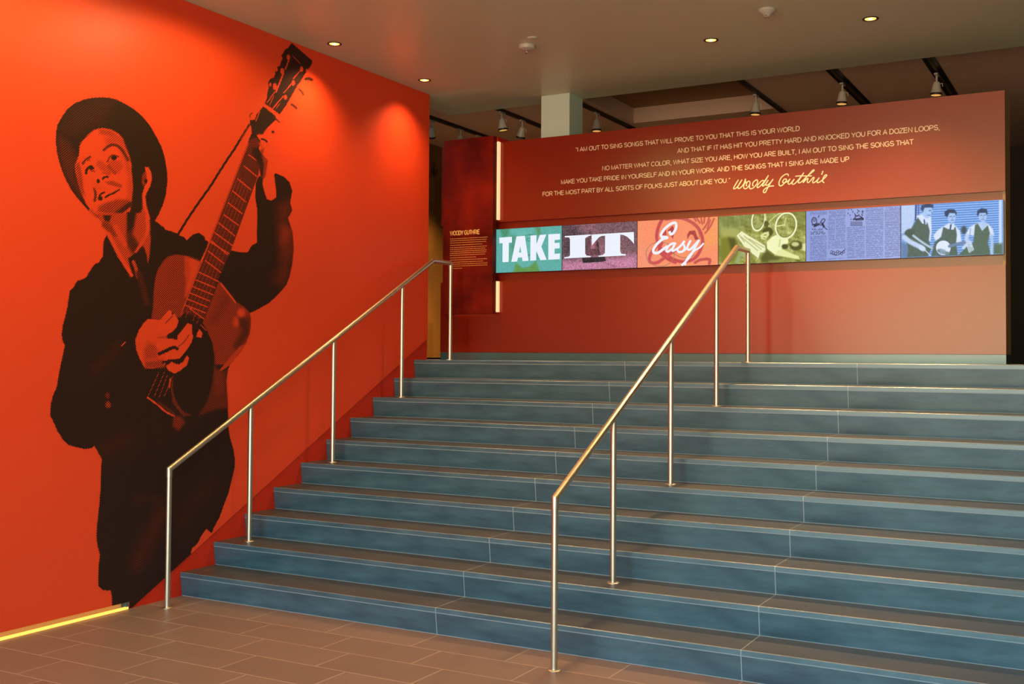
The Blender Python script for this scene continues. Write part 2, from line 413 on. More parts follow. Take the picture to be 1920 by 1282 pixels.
def miter_stroke(bm, pts, w, y):
    """constant-width ribbon with mitred corners"""
    P = [pts[0]]+[b for a, b in zip(pts, pts[1:]) if abs(a[0]-b[0])+abs(a[1]-b[1]) > 1e-5]
    P = np.array(P, float); n = len(P); closed = np.allclose(P[0], P[-1])
    va, vb = [], []
    for i in range(n):
        d0 = P[i]-P[i-1] if i > 0 else (P[-1]-P[-2] if closed else P[1]-P[0]); d1 = P[i+1]-P[i] if i < n-1 else (P[1]-P[0] if closed else P[-1]-P[-2])
        d0 = d0/max(np.linalg.norm(d0), 1e-9); d1 = d1/max(np.linalg.norm(d1), 1e-9)
        t = d0+d1; t = t/max(np.linalg.norm(t), 1e-6); nn = np.array([-t[1], t[0]]); k = w/max(.55, abs(nn@np.array([-d0[1], d0[0]])))
        va.append(bm.verts.new((P[i, 0]+nn[0]*k, y, P[i, 1]+nn[1]*k))); vb.append(bm.verts.new((P[i, 0]-nn[0]*k, y, P[i, 1]-nn[1]*k)))
    for i in range(n-1): bm.faces.new((va[i], vb[i], vb[i+1], va[i+1]))
def text_mesh(name, s, x0, x1, z, cap, y, mat, parent, stem=.150):
    """a line of capitals fitted between x0 and x1 on baseline z, facing -y (parent-local)"""
    adv = sum(GL[c][0] for c in s)/718.0; sx = (x1-x0)/adv; x = x0; bm = bmesh.new(); h = stem/2
    for k, c in enumerate(s):
        for j, pl_ in enumerate(GL[c][1]):
            miter_stroke(bm, [(x+px_*sx, z+cap*(h+py_*(1-2*h)) if 0 <= py_ <= 1 else z+cap*py_) for px_, py_ in pl_], h*.5*(sx+cap), y-.00004*j)
        x += GL[c][0]/718.0*sx
    return from_bm(name, bm, mat, parent)
Q = [('\u201cI AM OUT TO SING SONGS THAT WILL PROVE TO YOU THAT THIS IS YOUR WORLD', (1079, 284.6), (1500, 246), 3.5915),
     ('AND THAT IF IT HAS HIT YOU PRETTY HARD AND KNOCKED YOU FOR A DOZEN LOOPS,', (1270.2, 286.7), (1763, 244.5), 3.4945),
     ('NO MATTER WHAT COLOR, WHAT SIZE YOU ARE, HOW YOU ARE BUILT, I AM OUT TO SING THE SONGS THAT', (1128.8, 319.6), (1713, 271.5), 3.3965),
     ('MAKE YOU TAKE PRIDE IN YOURSELF AND IN YOUR WORK. AND THE SONGS THAT I SING ARE MADE UP', (1051.7, 346.2), (1592.7, 302.5), 3.300),
     ('FOR THE MOST PART BY ALL SORTS OF FOLKS JUST ABOUT LIKE YOU.\u201d', (1017, 368.1), (1369.5, 343), 3.199)]
for s, a, b, z in Q:
    text_mesh('quote_line', s, on_y(a, YW).x, on_y(b, YW).x, z-HL, .044, -.0008, 'lettering', dw)

# signature, traced in a crop of the photograph and laid on the wall plane
def sg(p):
    q = on_y((1360+p[0]/9.143, 310+p[1]/9.143), YW); return (q.x, q.z-HL)
SIG = [[(222, 250), (185, 310), (145, 380), (150, 402), (190, 385), (235, 330), (285, 250)], [(285, 250), (245, 310), (215, 370), (230, 398), (275, 370), (320, 310), (345, 235)],
       [(345, 235), (350, 285), (375, 300), (355, 290), (320, 330), (318, 385), (350, 400), (395, 365), (425, 300), (405, 270), (375, 290), (358, 340), (370, 350)],
       [(425, 310), (415, 370), (430, 402), (480, 385), (540, 320), (555, 265), (530, 250), (480, 290), (468, 340), (480, 350)],
       [(660, 260), (625, 265), (570, 320), (545, 365), (560, 382), (610, 345), (680, 260), (738, 175)], [(738, 175), (690, 260), (640, 335), (650, 355), (700, 310), (735, 255)],
       [(735, 255), (700, 310), (700, 340), (730, 335), (780, 290), (818, 240)], [(818, 240), (770, 310), (720, 400), (690, 460), (660, 465), (655, 435), (690, 395), (760, 360), (830, 353)],
       [(1082, 180), (1070, 150), (1020, 160), (960, 210), (925, 280), (925, 335), (955, 352), (1000, 320), (1045, 265), (1045, 235), (1010, 240), (985, 275), (1000, 300), (1060, 280), (1110, 235)],
       [(1110, 235), (1080, 290), (1085, 320), (1120, 310), (1180, 240)], [(1180, 240), (1150, 290), (1150, 320), (1190, 315), (1260, 240), (1345, 130)],
       [(1345, 130), (1300, 200), (1255, 270), (1260, 300), (1310, 280), (1400, 190), (1500, 110), (1525, 85), (1505, 80), (1450, 140), (1380, 220), (1335, 295), (1390, 240), (1420, 225), (1405, 280), (1430, 295), (1480, 240), (1510, 205)],
       [(1205, 187), (1290, 180), (1390, 182), (1480, 180)], [(1510, 205), (1525, 215), (1500, 270), (1510, 300), (1560, 270), (1610, 215)],
       [(1610, 215), (1580, 260), (1580, 295), (1620, 285), (1690, 230), (1738, 180), (1735, 162), (1705, 175), (1675, 230), (1670, 275), (1695, 298)], [(1655, 155), (1675, 100)]]
bm = bmesh.new()
for k, s in enumerate(SIG): stroke_mesh(bm, [sg(p) for p in s], .0044, -.0010-.0002*k)
so = from_bm('signature', bm, 'lettering', dw); so['label'] = 'cream handwritten signature'

# ================================================================== layered drawing helper (prints and screen pictures)
def sd_poly(p, pts):
    V = np.array(pts, float); n = len(V); d = np.full(len(p), 1e18); s = np.zeros(len(p), bool)
    for i in range(n):
        a, b = V[i], V[(i+1) % n]; e = b-a; w = p-a
        t = np.clip((w@e)/max(e@e, 1e-12), 0, 1); q = w-t[:, None]*e
        d = np.minimum(d, (q*q).sum(1))
        c = ((a[1] <= p[:, 1]) & (b[1] > p[:, 1])) | ((b[1] <= p[:, 1]) & (a[1] > p[:, 1]))
        if b[1] != a[1]:
            xi = a[0]+(p[:, 1]-a[1])/(b[1]-a[1])*(b[0]-a[0]); s ^= c & (p[:, 0] < xi)
    d = np.sqrt(d); return np.where(s, -d, d)
def sd_line(p, pts):
    V = np.array(pts, float); d = np.full(len(p), 1e18)
    for a, b in zip(V, V[1:]):
        e = b-a; w = p-a; t = np.clip((w@e)/max(e@e, 1e-12), 0, 1); q = w-t[:, None]*e; d = np.minimum(d, (q*q).sum(1))
    return np.sqrt(d)
def smooth_pts(pts, closed, steps=5):
    P = np.array(pts, float); n = len(P); out = []
    rng = range(n) if closed else range(n-1)
    for i in rng:
        if closed: p0, p1, p2, p3 = P[i-1], P[i], P[(i+1) % n], P[(i+2) % n]
        else: p0, p1, p2, p3 = P[max(i-1, 0)], P[i], P[i+1], P[min(i+2, n-1)]
        for j in range(steps):
            t = j/steps; out.append(.5*((2*p1)+(p2-p0)*t+(2*p0-5*p1+4*p2-p3)*t*t+(3*p1-p0-3*p2+p3)*t**3))
    if not closed: out.append(P[-1])
    return out
class Layers:
    """pixels px (N,2); value array val (N,C)"""
    def __init__(s, px, base):
        s.px = px; s.val = np.tile(np.array(base, float), (len(px), 1)); s.f = (0, 0, 1)
    def frame(s, ox, oy, sc): s.f = (ox, oy, sc)
    def _pts(s, pts): return [(s.f[0]+x/s.f[2], s.f[1]+y/s.f[2]) for x, y in pts]
    def _apply(s, idx, sd, v, fe, op):
        a = np.clip(.5-sd/(2*max(fe, 1e-6)), 0, 1)*op
        if s.val.shape[1] == 1 and fe >= 7: a = a*np.clip((s.val[idx, 0]-.05)/.1, 0, 1)
        a = (a*a*(3-2*a) if op == 1 else a)[:, None]
        s.val[idx] = s.val[idx]*(1-a)+np.array(v, float)*a
    def _box(s, pts, pad):
        V = np.array(pts); return np.nonzero((s.px[:, 0] > V[:, 0].min()-pad) & (s.px[:, 0] < V[:, 0].max()+pad) & (s.px[:, 1] > V[:, 1].min()-pad) & (s.px[:, 1] < V[:, 1].max()+pad))[0]
    def poly(s, pts, v, fe=.8, sm=False, op=1):
        pts = s._pts(pts); fe_ = fe
        if sm: pts = smooth_pts(pts, True)
        i = s._box(pts, fe_+2)
        if len(i): s._apply(i, sd_poly(s.px[i], pts), v, fe_, op)
    def line(s, pts, w, v, fe=.8, sm=True, op=1):
        pts = s._pts(pts); w = w/s.f[2]
        if sm and len(pts) > 2: pts = smooth_pts(pts, False)
        i = s._box(pts, w+fe+2)
        if len(i): s._apply(i, sd_line(s.px[i], pts)-w/2, v, fe, op)
    def ell(s, c, rx, ry, v, fe=.8, rot=0, op=1):
        n = 28; cr, sr = math.cos(rot), math.sin(rot)
        s.poly([(c[0]+rx*math.cos(2*math.pi*k/n)*cr-ry*math.sin(2*math.pi*k/n)*sr, c[1]+rx*math.cos(2*math.pi*k/n)*sr+ry*math.sin(2*math.pi*k/n)*cr) for k in range(n)], v, fe, False, op)
    def ring(s, c, rx, ry, w, v, fe=.5, rot=0, op=1):
        n = 32; cr, sr = math.cos(rot), math.sin(rot)
        s.line([(c[0]+rx*math.cos(2*math.pi*k/n)*cr-ry*math.sin(2*math.pi*k/n)*sr, c[1]+rx*math.cos(2*math.pi*k/n)*sr+ry*math.sin(2*math.pi*k/n)*cr) for k in range(n+1)], w, v, fe, False, op)
def fast_mesh(name, co, quads, attr=None):
    me = bpy.data.meshes.new(name); n = len(co); q = len(quads)
    me.vertices.add(n); me.vertices.foreach_set('co', co.astype(np.float32).ravel())
    me.loops.add(q*4); me.loops.foreach_set('vertex_index', quads.astype(np.int32).ravel())
    me.polygons.add(q); me.polygons.foreach_set('loop_start', np.arange(0, q*4, 4, dtype=np.int32))
    me.update(calc_edges=True); me.validate()
    if attr is not None:
        a = me.attributes.new('print', 'FLOAT_COLOR', 'POINT')
        a.data.foreach_set('color', np.concatenate([attr, np.ones((n, 1))], 1).astype(np.float32).ravel())
    return me
def srgb(v):
    v = np.clip(v, 0, 1); return np.where(v <= .04045, v/12.92, ((v+.055)/1.055)**2.4)

# ================================================================== mural
DIAG0, DIAGS = -.424, .5263          # lower edge of the mural follows the stairs
mp = thing('mural_panel', 'orange-red mural with a halftone print of a man in a round hat playing guitar', 'mural', (0, 0, 0))
bm = bmesh.new()
prism(bm, [(YF+.01, .047), (-.455, .047), (-.455, .004), (DIAG0, .004), (YE, .004+(YE-DIAG0)*DIAGS), (YE, ZC-.001), (YF+.01, ZC-.001)], 'x', .0005, .005)
from_bm('backdrop', bm, 'mural_red', mp)
def mural_print():
    ys = np.arange(-1.16, 1.46, .0060); zs = np.arange(.0, 4.165, .0046)
    Yg, Zg = np.meshgrid(ys, zs)
    line = np.where(Yg > DIAG0, .004+(Yg-DIAG0)*DIAGS, np.where(Yg > -.455, .004, .047))
    Zc = np.maximum(Zg, line)
    co = np.stack([np.full(Yg.size, .0058), Yg.ravel(), Zc.ravel()], 1)
    px = pj(co)
    L = Layers(px, (0.0,))
    A = (90, 170, 4.929); B = (440, 60, 6.411); C = (320, 220, 4.931); D = (270, 430, 5.127)
    E_ = (80, 400, 5.128); F = (230, 560, 4.932); G = (80, 640, 4.932); Hh = (160, 840, 4.137)
    def cv(fr, pts): return [(fr[0]+x/fr[2], fr[1]+y/fr[2]) for x, y in pts]
    # --- coat and sleeves, one outline
    out = cv(E_, [(615, 205), (585, 270), (580, 410), (540, 470), (500, 490), (465, 535), (420, 610), (380, 635), (340, 645), (310, 680), (300, 710), (262, 745), (252, 800), (240, 890), (215, 1000), (195, 1070), (182, 1160), (190, 1220)])
    out += cv(G, [(205, 35), (190, 110), (170, 200), (150, 300), (130, 420), (95, 500), (75, 580), (68, 680), (100, 745), (140, 835), (190, 910), (240, 958), (310, 978), (395, 995), (450, 985), (480, 965), (515, 1030), (550, 1090), (540, 1150), (538, 1240)])
    out += cv(Hh, [(120, 200), (118, 320), (108, 440), (95, 560), (85, 680), (95, 760), (113, 825), (105, 900), (100, 1000), (103, 1070), (130, 1098), (170, 1105), (198, 1103), (205, 1150), (212, 1290), (420, 1300), (640, 1090), (822, 850), (820, 800), (830, 775), (870, 740), (895, 690), (920, 650), (940, 625), (960, 645), (980, 658), (1000, 610), (1040, 540), (1075, 440), (1110, 350), (1140, 230), (1158, 150), (1160, 80), (1147, 0)])
    out += cv(F, [(990, 1270), (980, 1200), (975, 1050), (965, 900), (958, 760), (975, 650), (1000, 600), (1060, 510), (1130, 420), (1165, 340), (1185, 240), (1180, 150), (1172, 130)])
    out += cv(D, [(1030, 800), (1100, 765), (1190, 715), (1250, 665), (1320, 590), (1370, 530), (1400, 450), (1425, 330), (1437, 200), (1430, 80)])
    out += cv(C, [(1138, 1200), (1125, 1060), (1085, 930), (1125, 860), (1105, 790), (1115, 730), (1125, 680), (1100, 600), (1050, 550), (970, 515), (957, 530), (965, 600), (975, 680), (975, 740), (930, 770), (890, 755), (870, 700), (850, 620), (855, 560), (820, 540), (800, 570), (785, 620), (782, 740), (800, 850), (800, 980), (795, 1080), (800, 1155), (750, 1185), (710, 1248), (640, 1245), (560, 1230)])
    out += cv(D, [(830, 200), (760, 330), (540, 310), (600, 180), (620, 120), (590, 100), (580, 70), (550, 45), (525, 32), (480, 45), (440, 75), (412, 105), (390, 75), (345, 60), (320, 40), (270, 20), (200, 0)])
    out += cv(A, [(1075, 1262), (1050, 1248), (990, 1200), (930, 1215), (800, 1240), (600, 1260)])
    L.f = (0, 0, 1); L.poly(out, (1.0,), .9)
    # sheen on the coat
    L.frame(*C); L.poly([(1000, 820), (1080, 780), (1125, 860), (1085, 930), (1130, 1080), (1150, 1290), (1020, 1290), (1000, 1080)], (.74,), 14, op=.9)
    L.frame(*D); L.poly([(1330, -20), (1420, 0), (1440, 200), (1400, 450), (1340, 560), (1250, 500), (1340, 250)], (.74,), 14, op=.85)
    L.poly([(1330, -20), (1400, 0), (1380, 100), (1320, 130)], (.55,), 8, op=.8)
    L.frame(*Hh); L.line([(600, 500), (500, 700), (400, 900)], 120, (.85,), 14, op=.8); L.line([(560, 400), (400, 390)], 60, (.88,), 8, op=.7); L.line([(1000, 280), (850, 420), (750, 560)], 90, (.88,), 12, op=.6)
    L.frame(*G); L.line([(780, 900), (560, 1010)], 160, (.88,), 16, op=.6); L.line([(720, 40), (600, 150), (480, 260)], 60, (.86,), 14, op=.7); L.line([(730, 38), (765, 5)], 10, (.2,), .8)
    L.ell((600, 500), 22, 28, (.72,), 3); L.ell((605, 585), 26, 32, (.55,), 3)
    # --- strap between coat and headstock
    L.frame(*C); L.line([(728, 70), (640, 210), (585, 300), (520, 395), (440, 520), (375, 625), (315, 710), (230, 830), (150, 950), (70, 1080)], 22, (.97,), .8)
    L.line([(735, 70), (650, 200)], 10, (.55,), 1)
    # --- hat
    L.frame(*A); L.poly([(490, 62), (560, 65), (640, 85), (720, 125), (800, 175), (870, 235), (940, 320), (1000, 420), (1050, 520), (1080, 620), (1100, 740), (1105, 830), (1090, 960), (1060, 1060), (1020, 1150), (985, 1205), (930, 1230), (900, 1200), (780, 1000), (600, 900), (420, 1000), (380, 1112), (330, 1060), (260, 980), (200, 890), (150, 790), (110, 680), (85, 580), (72, 470), (75, 380), (90, 310), (130, 240), (180, 170), (250, 115), (340, 80), (420, 65)], (.985,), .8)
    L.poly([(90, 400), (200, 480), (280, 620), (240, 760), (320, 960), (300, 1000), (160, 780), (100, 600)], (.82,), 8)
    L.poly([(100, 380), (180, 170), (450, 70), (640, 100), (500, 300), (260, 420)], (.90,), 18)
    # --- face
    L.poly([(430, 360), (500, 345), (580, 358), (650, 395), (690, 440), (715, 520), (750, 600), (775, 700), (790, 800), (785, 900), (778, 1000), (760, 1070), (720, 1120), (640, 1150), (560, 1170), (480, 1170), (430, 1150), (400, 1110), (350, 1040), (310, 950), (280, 850), (255, 750), (250, 690), (285, 600), (295, 500), (330, 450), (380, 400)], (.10,), 2.2)
    L.poly([(470, 350), (580, 360), (690, 440), (730, 560), (660, 480), (560, 420), (470, 400)], (.48,), 4)
    L.poly([(520, 430), (650, 420), (730, 560), (780, 760), (790, 950), (770, 1060), (730, 1000), (740, 800), (700, 650), (640, 500), (540, 500)], (.42,), 6)
    L.poly([(250, 690), (290, 650), (320, 780), (330, 900), (350, 980), (310, 950), (270, 820)], (.55,), 3)
    L.poly([(460, 640), (500, 650), (560, 700), (600, 750), (570, 790), (500, 740), (440, 690)], (.42,), 3)
    L.poly([(540, 650), (600, 640), (680, 640), (700, 700), (660, 760), (600, 770), (560, 700)], (.42,), 3)
    L.line([(560, 700), (620, 760)], 30, (.55,), 2)
    L.line([(515, 548), (560, 512), (600, 500), (650, 515), (700, 570), (740, 640)], 26, (.78,), 1.5)
    L.line([(322, 672), (350, 635), (388, 612)], 22, (.78,), 1.5); L.line([(360, 640), (385, 640)], 16, (.6,), 1.5)
    L.ell((610, 618), 26, 24, (1,), 1.2); L.line([(548, 655), (575, 610), (610, 595), (655, 612)], 14, (.75,), 1.2)
    L.line([(352, 762), (362, 722), (392, 700), (418, 716)], 22, (1,), 1.2); L.ell((400, 712), 22, 20, (1,), 1.2); L.line([(400, 740), (430, 745)], 20, (.55,), 2)
    L.ell((464, 836), 15, 20, (1,), 1); L.line([(508, 812), (525, 798), (552, 796)], 18, (.95,), 1); L.line([(500, 760), (560, 770)], 12, (.5,), 1.5)
    L.line([(430, 905), (440, 960), (432, 1015)], 26, (.75,), 1.5); L.ell((484, 995), 22, 20, (1,), 1); L.line([(470, 985), (490, 955), (522, 938)], 15, (.95,), 1)
    L.line([(530, 986), (565, 962), (600, 950), (640, 925), (660, 915)], 15, (1,), .9)
    L.poly([(520, 840), (600, 830), (690, 870), (680, 900), (560, 870)], (.52,), 2); L.poly([(400, 800), (470, 870), (540, 900), (440, 920), (420, 860)], (.22,), 3)
    L.poly([(540, 1030), (640, 1000), (740, 1000), (775, 1040), (700, 1120), (560, 1140), (450, 1120), (470, 1060)], (.56,), 4)
    L.line([(400, 1110), (440, 1150), (500, 1170)], 30, (.5,), 3)
    # jaw shadow, neck, ear
    L.poly([(770, 700), (830, 760), (880, 900), (870, 960), (880, 1060), (830, 1180), (780, 1290), (720, 1290), (740, 1180), (770, 1060), (790, 900)], (.98,), 2)
    L.poly([(430, 1140), (560, 1180), (740, 1120), (740, 1290), (545, 1290), (500, 1220)], (.58,), 3)
    L.poly([(500, 1150), (600, 1160), (600, 1200), (560, 1230), (510, 1190)], (.98,), 2); L.line([(600, 1165), (680, 1110), (760, 1050)], 46, (.9,), 3)
    L.poly([(895, 705), (930, 705), (955, 760), (960, 820), (945, 880), (915, 940), (900, 975), (875, 950), (890, 890), (915, 840), (905, 770)], (.10,), 1.5)
    L.poly([(870, 780), (905, 740), (915, 830), (890, 890), (865, 850)], (.6,), 2); L.ell((905, 835), 14, 22, (1,), 1)
    L.poly([(870, 950), (900, 970), (912, 1060), (940, 1160), (950, 1295), (800, 1295), (830, 1190), (870, 1090)], (.42,), 2)
    L.line([(885, 960), (895, 1060), (930, 1180)], 22, (.08,), 1.5)
    # shirt front
    L.frame(*E_); L.poly([(520, -5), (1000, -5), (1020, 100), (1042, 230), (1032, 380), (1015, 490), (1000, 440), (975, 330), (930, 330), (870, 400), (822, 430), (850, 540), (862, 612), (790, 520), (720, 420), (660, 290), (615, 205), (628, 170), (600, 110), (560, 70)], (.46,), 1.5)
    L.poly([(580, 20), (660, 20), (640, 80), (600, 70)], (.97,), 2); L.line([(600, 110), (700, 190)], 70, (.62,), 3)
    L.poly([(815, -10), (900, -10), (880, 120), (860, 200), (940, 320), (870, 390), (810, 300)], (.84,), 5); L.poly([(815, -10), (890, -10), (870, 130), (815, 190)], (.98,), 2)
    L.line([(632, 195), (700, 330), (780, 470), (855, 595)], 34, (.20,), 2); L.line([(700, 130), (790, 300)], 46, (.3,), 3)
    L.line([(1000, 20), (1010, 150), (985, 230)], 26, (.15,), 1.5); L.line([(985, 230), (900, 370)], 30, (.32,), 2)
    L.poly([(965, 310), (1000, 400), (1008, 490), (960, 500), (900, 450), (870, 410)], (.97,), 1.5)
    L.line([(872, 465), (900, 540), (912, 610)], 34, (.42,), 2); L.line([(930, 580), (960, 690), (1000, 860)], 60, (.86,), 4)
    # --- guitar body
    L.frame(*D); L.poly([(300, 240), (360, 243), (430, 265), (545, 312), (345, 850), (300, 850), (270, 790), (170, 870), (68, 858), (85, 750), (92, 600), (105, 480), (130, 390), (180, 310), (230, 260)], (.60,), 1.2)
    L.poly([(400, 265), (470, 280), (545, 312), (520, 400), (440, 580), (400, 640), (420, 450)], (.22,), 6); L.poly([(395, 262), (430, 265), (450, 420), (420, 520), (390, 420)], (.42,), 4)
    L.poly([(715, 500), (735, 505), (790, 570), (880, 690), (960, 740), (1012, 790), (1030, 860), (1020, 980), (985, 1090), (900, 1220), (780, 1300), (680, 1300), (660, 1100), (600, 960), (560, 900), (620, 760)], (.60,), 1.2)
    L.poly([(900, 860), (1015, 850), (1010, 1000), (900, 1170), (860, 1120), (940, 980)], (.84,), 6); L.poly([(780, 600), (850, 640), (700, 900), (620, 900)], (.68,), 10)
    L.ell((935, 800), 30, 34, (.12,), 5); L.ell((885, 890), 22, 40, (.25,), 6); L.line([(740, 520), (850, 660), (880, 700)], 14, (.15,), 1)
    L.frame(*F); L.poly([(1135, 415), (1080, 440), (960, 580), (875, 680), (920, 665), (1005, 605)], (.42,), 1.5)
    L.poly([(850, 500), (870, 690), (970, 655), (960, 760), (978, 1010), (870, 1020), (700, 1080), (780, 950), (835, 750)], (.78,), 4); L.poly([(845, 640), (930, 680), (940, 860), (880, 900), (840, 760)], (.70,), 5)
    L.poly([(480, 700), (470, 850), (500, 950), (560, 1040), (640, 1075), (560, 1090), (460, 960), (440, 800)], (.72,), 2)
    L.poly([(740, 280), (800, 380), (838, 480), (845, 600), (830, 740), (790, 900), (740, 1010), (650, 1065), (560, 1030), (500, 950), (470, 850), (480, 720), (600, 560), (650, 400)], (1.0,), 1.5, sm=True)
    for a, b in (((335, 680), (240, 890)), ((385, 680), (290, 910)), ((415, 700), (335, 920)), ((462, 720), (385, 900))): L.line([a, b], 7, (.5,), .6)
    L.line([(440, 740), (430, 820)], 14, (.3,), 1)
    L.line([(230, 912), (330, 985), (400, 1045), (480, 1085)], 15, (0,), .8); L.line([(330, 960), (470, 1060)], 30, (.8,), 3); L.poly([(470, 1090), (530, 1080), (580, 1140), (520, 1220), (460, 1180)], (.68,), 4)
    # --- guitar neck
    L.f = (0, 0, 1)
    NL0, NL1 = np.array((470.5, 252.)), np.array((337.3, 594.)); NR0, NR1 = np.array((497., 268.)), np.array((384, 598.))
    nr_mid = np.array((485.5, 325.))
    L.poly([tuple(NL0), (484, 262), (487, 300), tuple(nr_mid), (430.6, 476.8), (406.5, 529.5), tuple(NR1), tuple(NL1)], (.80,), .8)
    def nx(t, f):      # point at fraction t along the left edge, f across
        l = NL0+(NL1-NL0)*t; r = np.array((493.5, 302.))+(NR1-np.array((493.5, 302.)))*t; return tuple(l+(r-l)*f)
    for f in (.16, .32, .48, .64, .80): L.line([nx(.2, f), nx(.97, f)], .9, (.45,), .6, False)
    L.line([(466, 268), (400, 437), (339, 590)], 1.6, (.30,), .6, False)
    L.frame(*C)
    for a, b in (((720, 345), (820, 415)), ((680, 450), (795, 545)), ((622, 570), (742, 668)), ((572, 680), (697, 782)), ((532, 790), (662, 890)), ((492, 900), (628, 997)), ((445, 975), (592, 1095)), ((408, 1065), (572, 1185)), ((365, 1150), (540, 1260))): L.line([a, b], 8, (0,), .6, False)
    L.frame(*D)
    for a, b in (((650, 110), (800, 242)), ((615, 205), (768, 328)), ((590, 300), (737, 412)), ((528, 410), (717, 502)), ((500, 485), (687, 562)), ((458, 545), (662, 627)), ((438, 608), (632, 688)), ((416, 668), (612, 747)), ((396, 728), (592, 802)), ((440, 760), (576, 860))): L.line([a, b], 8, (0,), .6, False)
    L.poly([(390, 800), (520, 850), (560, 900), (520, 960), (350, 960), (330, 860)], (.97,), 3)
    for a, b in (((385, 790), (345, 850)), ((430, 780), (400, 840)), ((500, 800), (470, 880)), ((540, 840), (505, 900))): L.line([a, b], 6, (.4,), .6, False)
    # --- fretting hand shadows
    L.frame(*C); L.poly([(735, 10), (850, -10), (965, -10), (975, 20), (900, 90), (850, 150), (795, 165), (830, 215), (822, 265), (800, 300), (740, 285), (725, 200), (750, 150), (745, 90)], (.97,), 1.5)
    L.poly([(850, 90), (900, 90), (850, 160), (800, 160)], (.6,), 2); L.poly([(740, 200), (800, 190), (830, 240), (800, 280), (720, 280)], (.75,), 3)
    L.poly([(750, 300), (810, 278), (840, 330), (895, 400), (880, 490), (860, 570), (830, 540), (815, 430), (760, 350)], (.97,), 1.5); L.poly([(830, 300), (870, 280), (850, 350), (900, 400), (880, 540), (850, 580), (860, 430)], (.6,), 2)
    L.line([(840, 200), (865, 205), (890, 225)], 16, (1,), .8); L.ell((945, 135), 14, 12, (.95,), .8); L.line([(820, 240), (850, 280)], 14, (.4,), 1)
    # --- headstock
    L.frame(*B); L.poly([(685, 130), (930, 340), (932, 375), (905, 420), (860, 480), (800, 580), (700, 740), (620, 880), (540, 992), (480, 950), (355, 870), (385, 800), (395, 720), (412, 660), (400, 610), (430, 560), (470, 548), (490, 500), (485, 480), (515, 420), (545, 405), (558, 350), (577, 320), (562, 280), (590, 240), (610, 205), (640, 195)], (.95,), .7)
    for c, r in (((645, 305), 26), ((572, 470), 30), ((483, 655), 32), ((805, 445), 26), ((705, 612), 26), ((612, 785), 23), ((505, 455), 18), ((428, 632), 17), ((868, 460), 14)): L.ell(c, r*.75, r*1.25, (0,), 1)
    for a, b, w in (((650, 340), (608, 450), 13), ((585, 500), (497, 720), 18), ((785, 470), (706, 560), 12), ((680, 625), (592, 730), 12), ((585, 770), (462, 915), 12), ((480, 720), (390, 850), 9), ((470, 770), (420, 880), 7), ((700, 290), (790, 380), 6), ((540, 860), (500, 920), 6)): L.line([a, b], w, (.05,), .8, False)
    L.line([(850, 520), (760, 640), (640, 850)], 8, (.4,), 1, False)
    L.line([(350, 868), (430, 920), (530, 1000)], 24, (0,), 1, False)
    L.poly([(345, 895), (420, 945), (490, 1010), (500, 1050), (450, 1070), (400, 1130), (330, 1230), (250, 1200), (190, 1120), (180, 1060), (250, 1050), (262, 990)], (.97,), 1); L.line([(300, 960), (255, 1070)], 10, (.1,), 1, False); L.line([(430, 960), (400, 930)], 12, (.3,), 1)
    L.poly([(190, 975), (215, 985), (250, 1050), (190, 1060)], (0,), 1); L.line([(182, 1020), (190, 990), (212, 975)], 14, (.8,), 1)
    L.line([(470, 1020), (505, 1055), (540, 1085)], 16, (.85,), 1); L.ell((462, 1200), 14, 16, (.9,), 1)
    L.line([(855, 565), (895, 560), (925, 575)], 38, (.92,), 1.5); L.line([(775, 688), (805, 715), (825, 752)], 20, (.92,), 1); L.line([(685, 872), (715, 890), (742, 918)], 28, (.9,), 1)
    # --- strumming hand
    L.frame(*F); pa = [(235, 185), (350, 195), (450, 290), (410, 330), (440, 380), (500, 470), (420, 560), (385, 620), (280, 645), (205, 642), (160, 560), (125, 470), (116, 380), (150, 290), (190, 230)]
    L.poly(pa, (.14,), 1.2)
    L.poly([(230, 400), (330, 430), (330, 560), (200, 570), (190, 480)], (.48,), 6); L.poly([(200, 580), (380, 560), (390, 640), (205, 642)], (.55,), 4)
    L.poly([(350, 195), (430, 105), (455, 118), (455, 150), (480, 140), (517, 205), (500, 260), (450, 312), (390, 340), (320, 300)], (.04,), 1)
    L.poly([(400, 378), (430, 375), (500, 350), (560, 280), (600, 225), (640, 240), (642, 310), (652, 350), (635, 410), (580, 490), (530, 552), (450, 562), (380, 560), (400, 520), (480, 490), (500, 455), (430, 440), (320, 460), (300, 420)], (.05,), 1)
    L.poly([(400, 620), (460, 580), (520, 608), (560, 580), (597, 522), (614, 550), (595, 612), (540, 660), (480, 692), (420, 660)], (.05,), 1)
    L.line([(425, 350), (450, 345), (490, 360)], 38, (.98,), 1.2); L.line([(340, 508), (400, 480), (470, 450), (505, 462)], 30, (.98,), 1.2); L.line([(375, 588), (440, 572), (470, 570)], 22, (.95,), 1.2); L.line([(470, 580), (510, 595), (545, 570)], 20, (.97,), 1)
    L.line([(395, 225), (462, 158)], 9, (.85,), .8); L.line([(520, 440), (565, 400), (615, 335)], 8, (.85,), .8); L.line([(330, 360), (400, 355)], 18, (.5,), 2)
    L.poly([(710, 278), (738, 320), (728, 360), (680, 352), (692, 310)], (.06,), 1.2); L.line([(720, 240), (770, 290)], 8, (.3,), .8)
    t = L.val[:, 0]; ny, nz = len(ys), len(zs)
    T2 = t.reshape(nz, ny); Z2_ = Zc
    idx = np.arange(ny*nz).reshape(nz, ny)
    q = np.stack([idx[:-1, :-1], idx[:-1, 1:], idx[1:, 1:], idx[1:, :-1]], -1).reshape(-1, 4)
    tq = t[q].max(1); zq = Z2_.ravel()[q]; ok = (tq > .03) & (zq[:, 3]-zq[:, 0] > 1e-6) & (zq[:, 2]-zq[:, 1] > 1e-6)
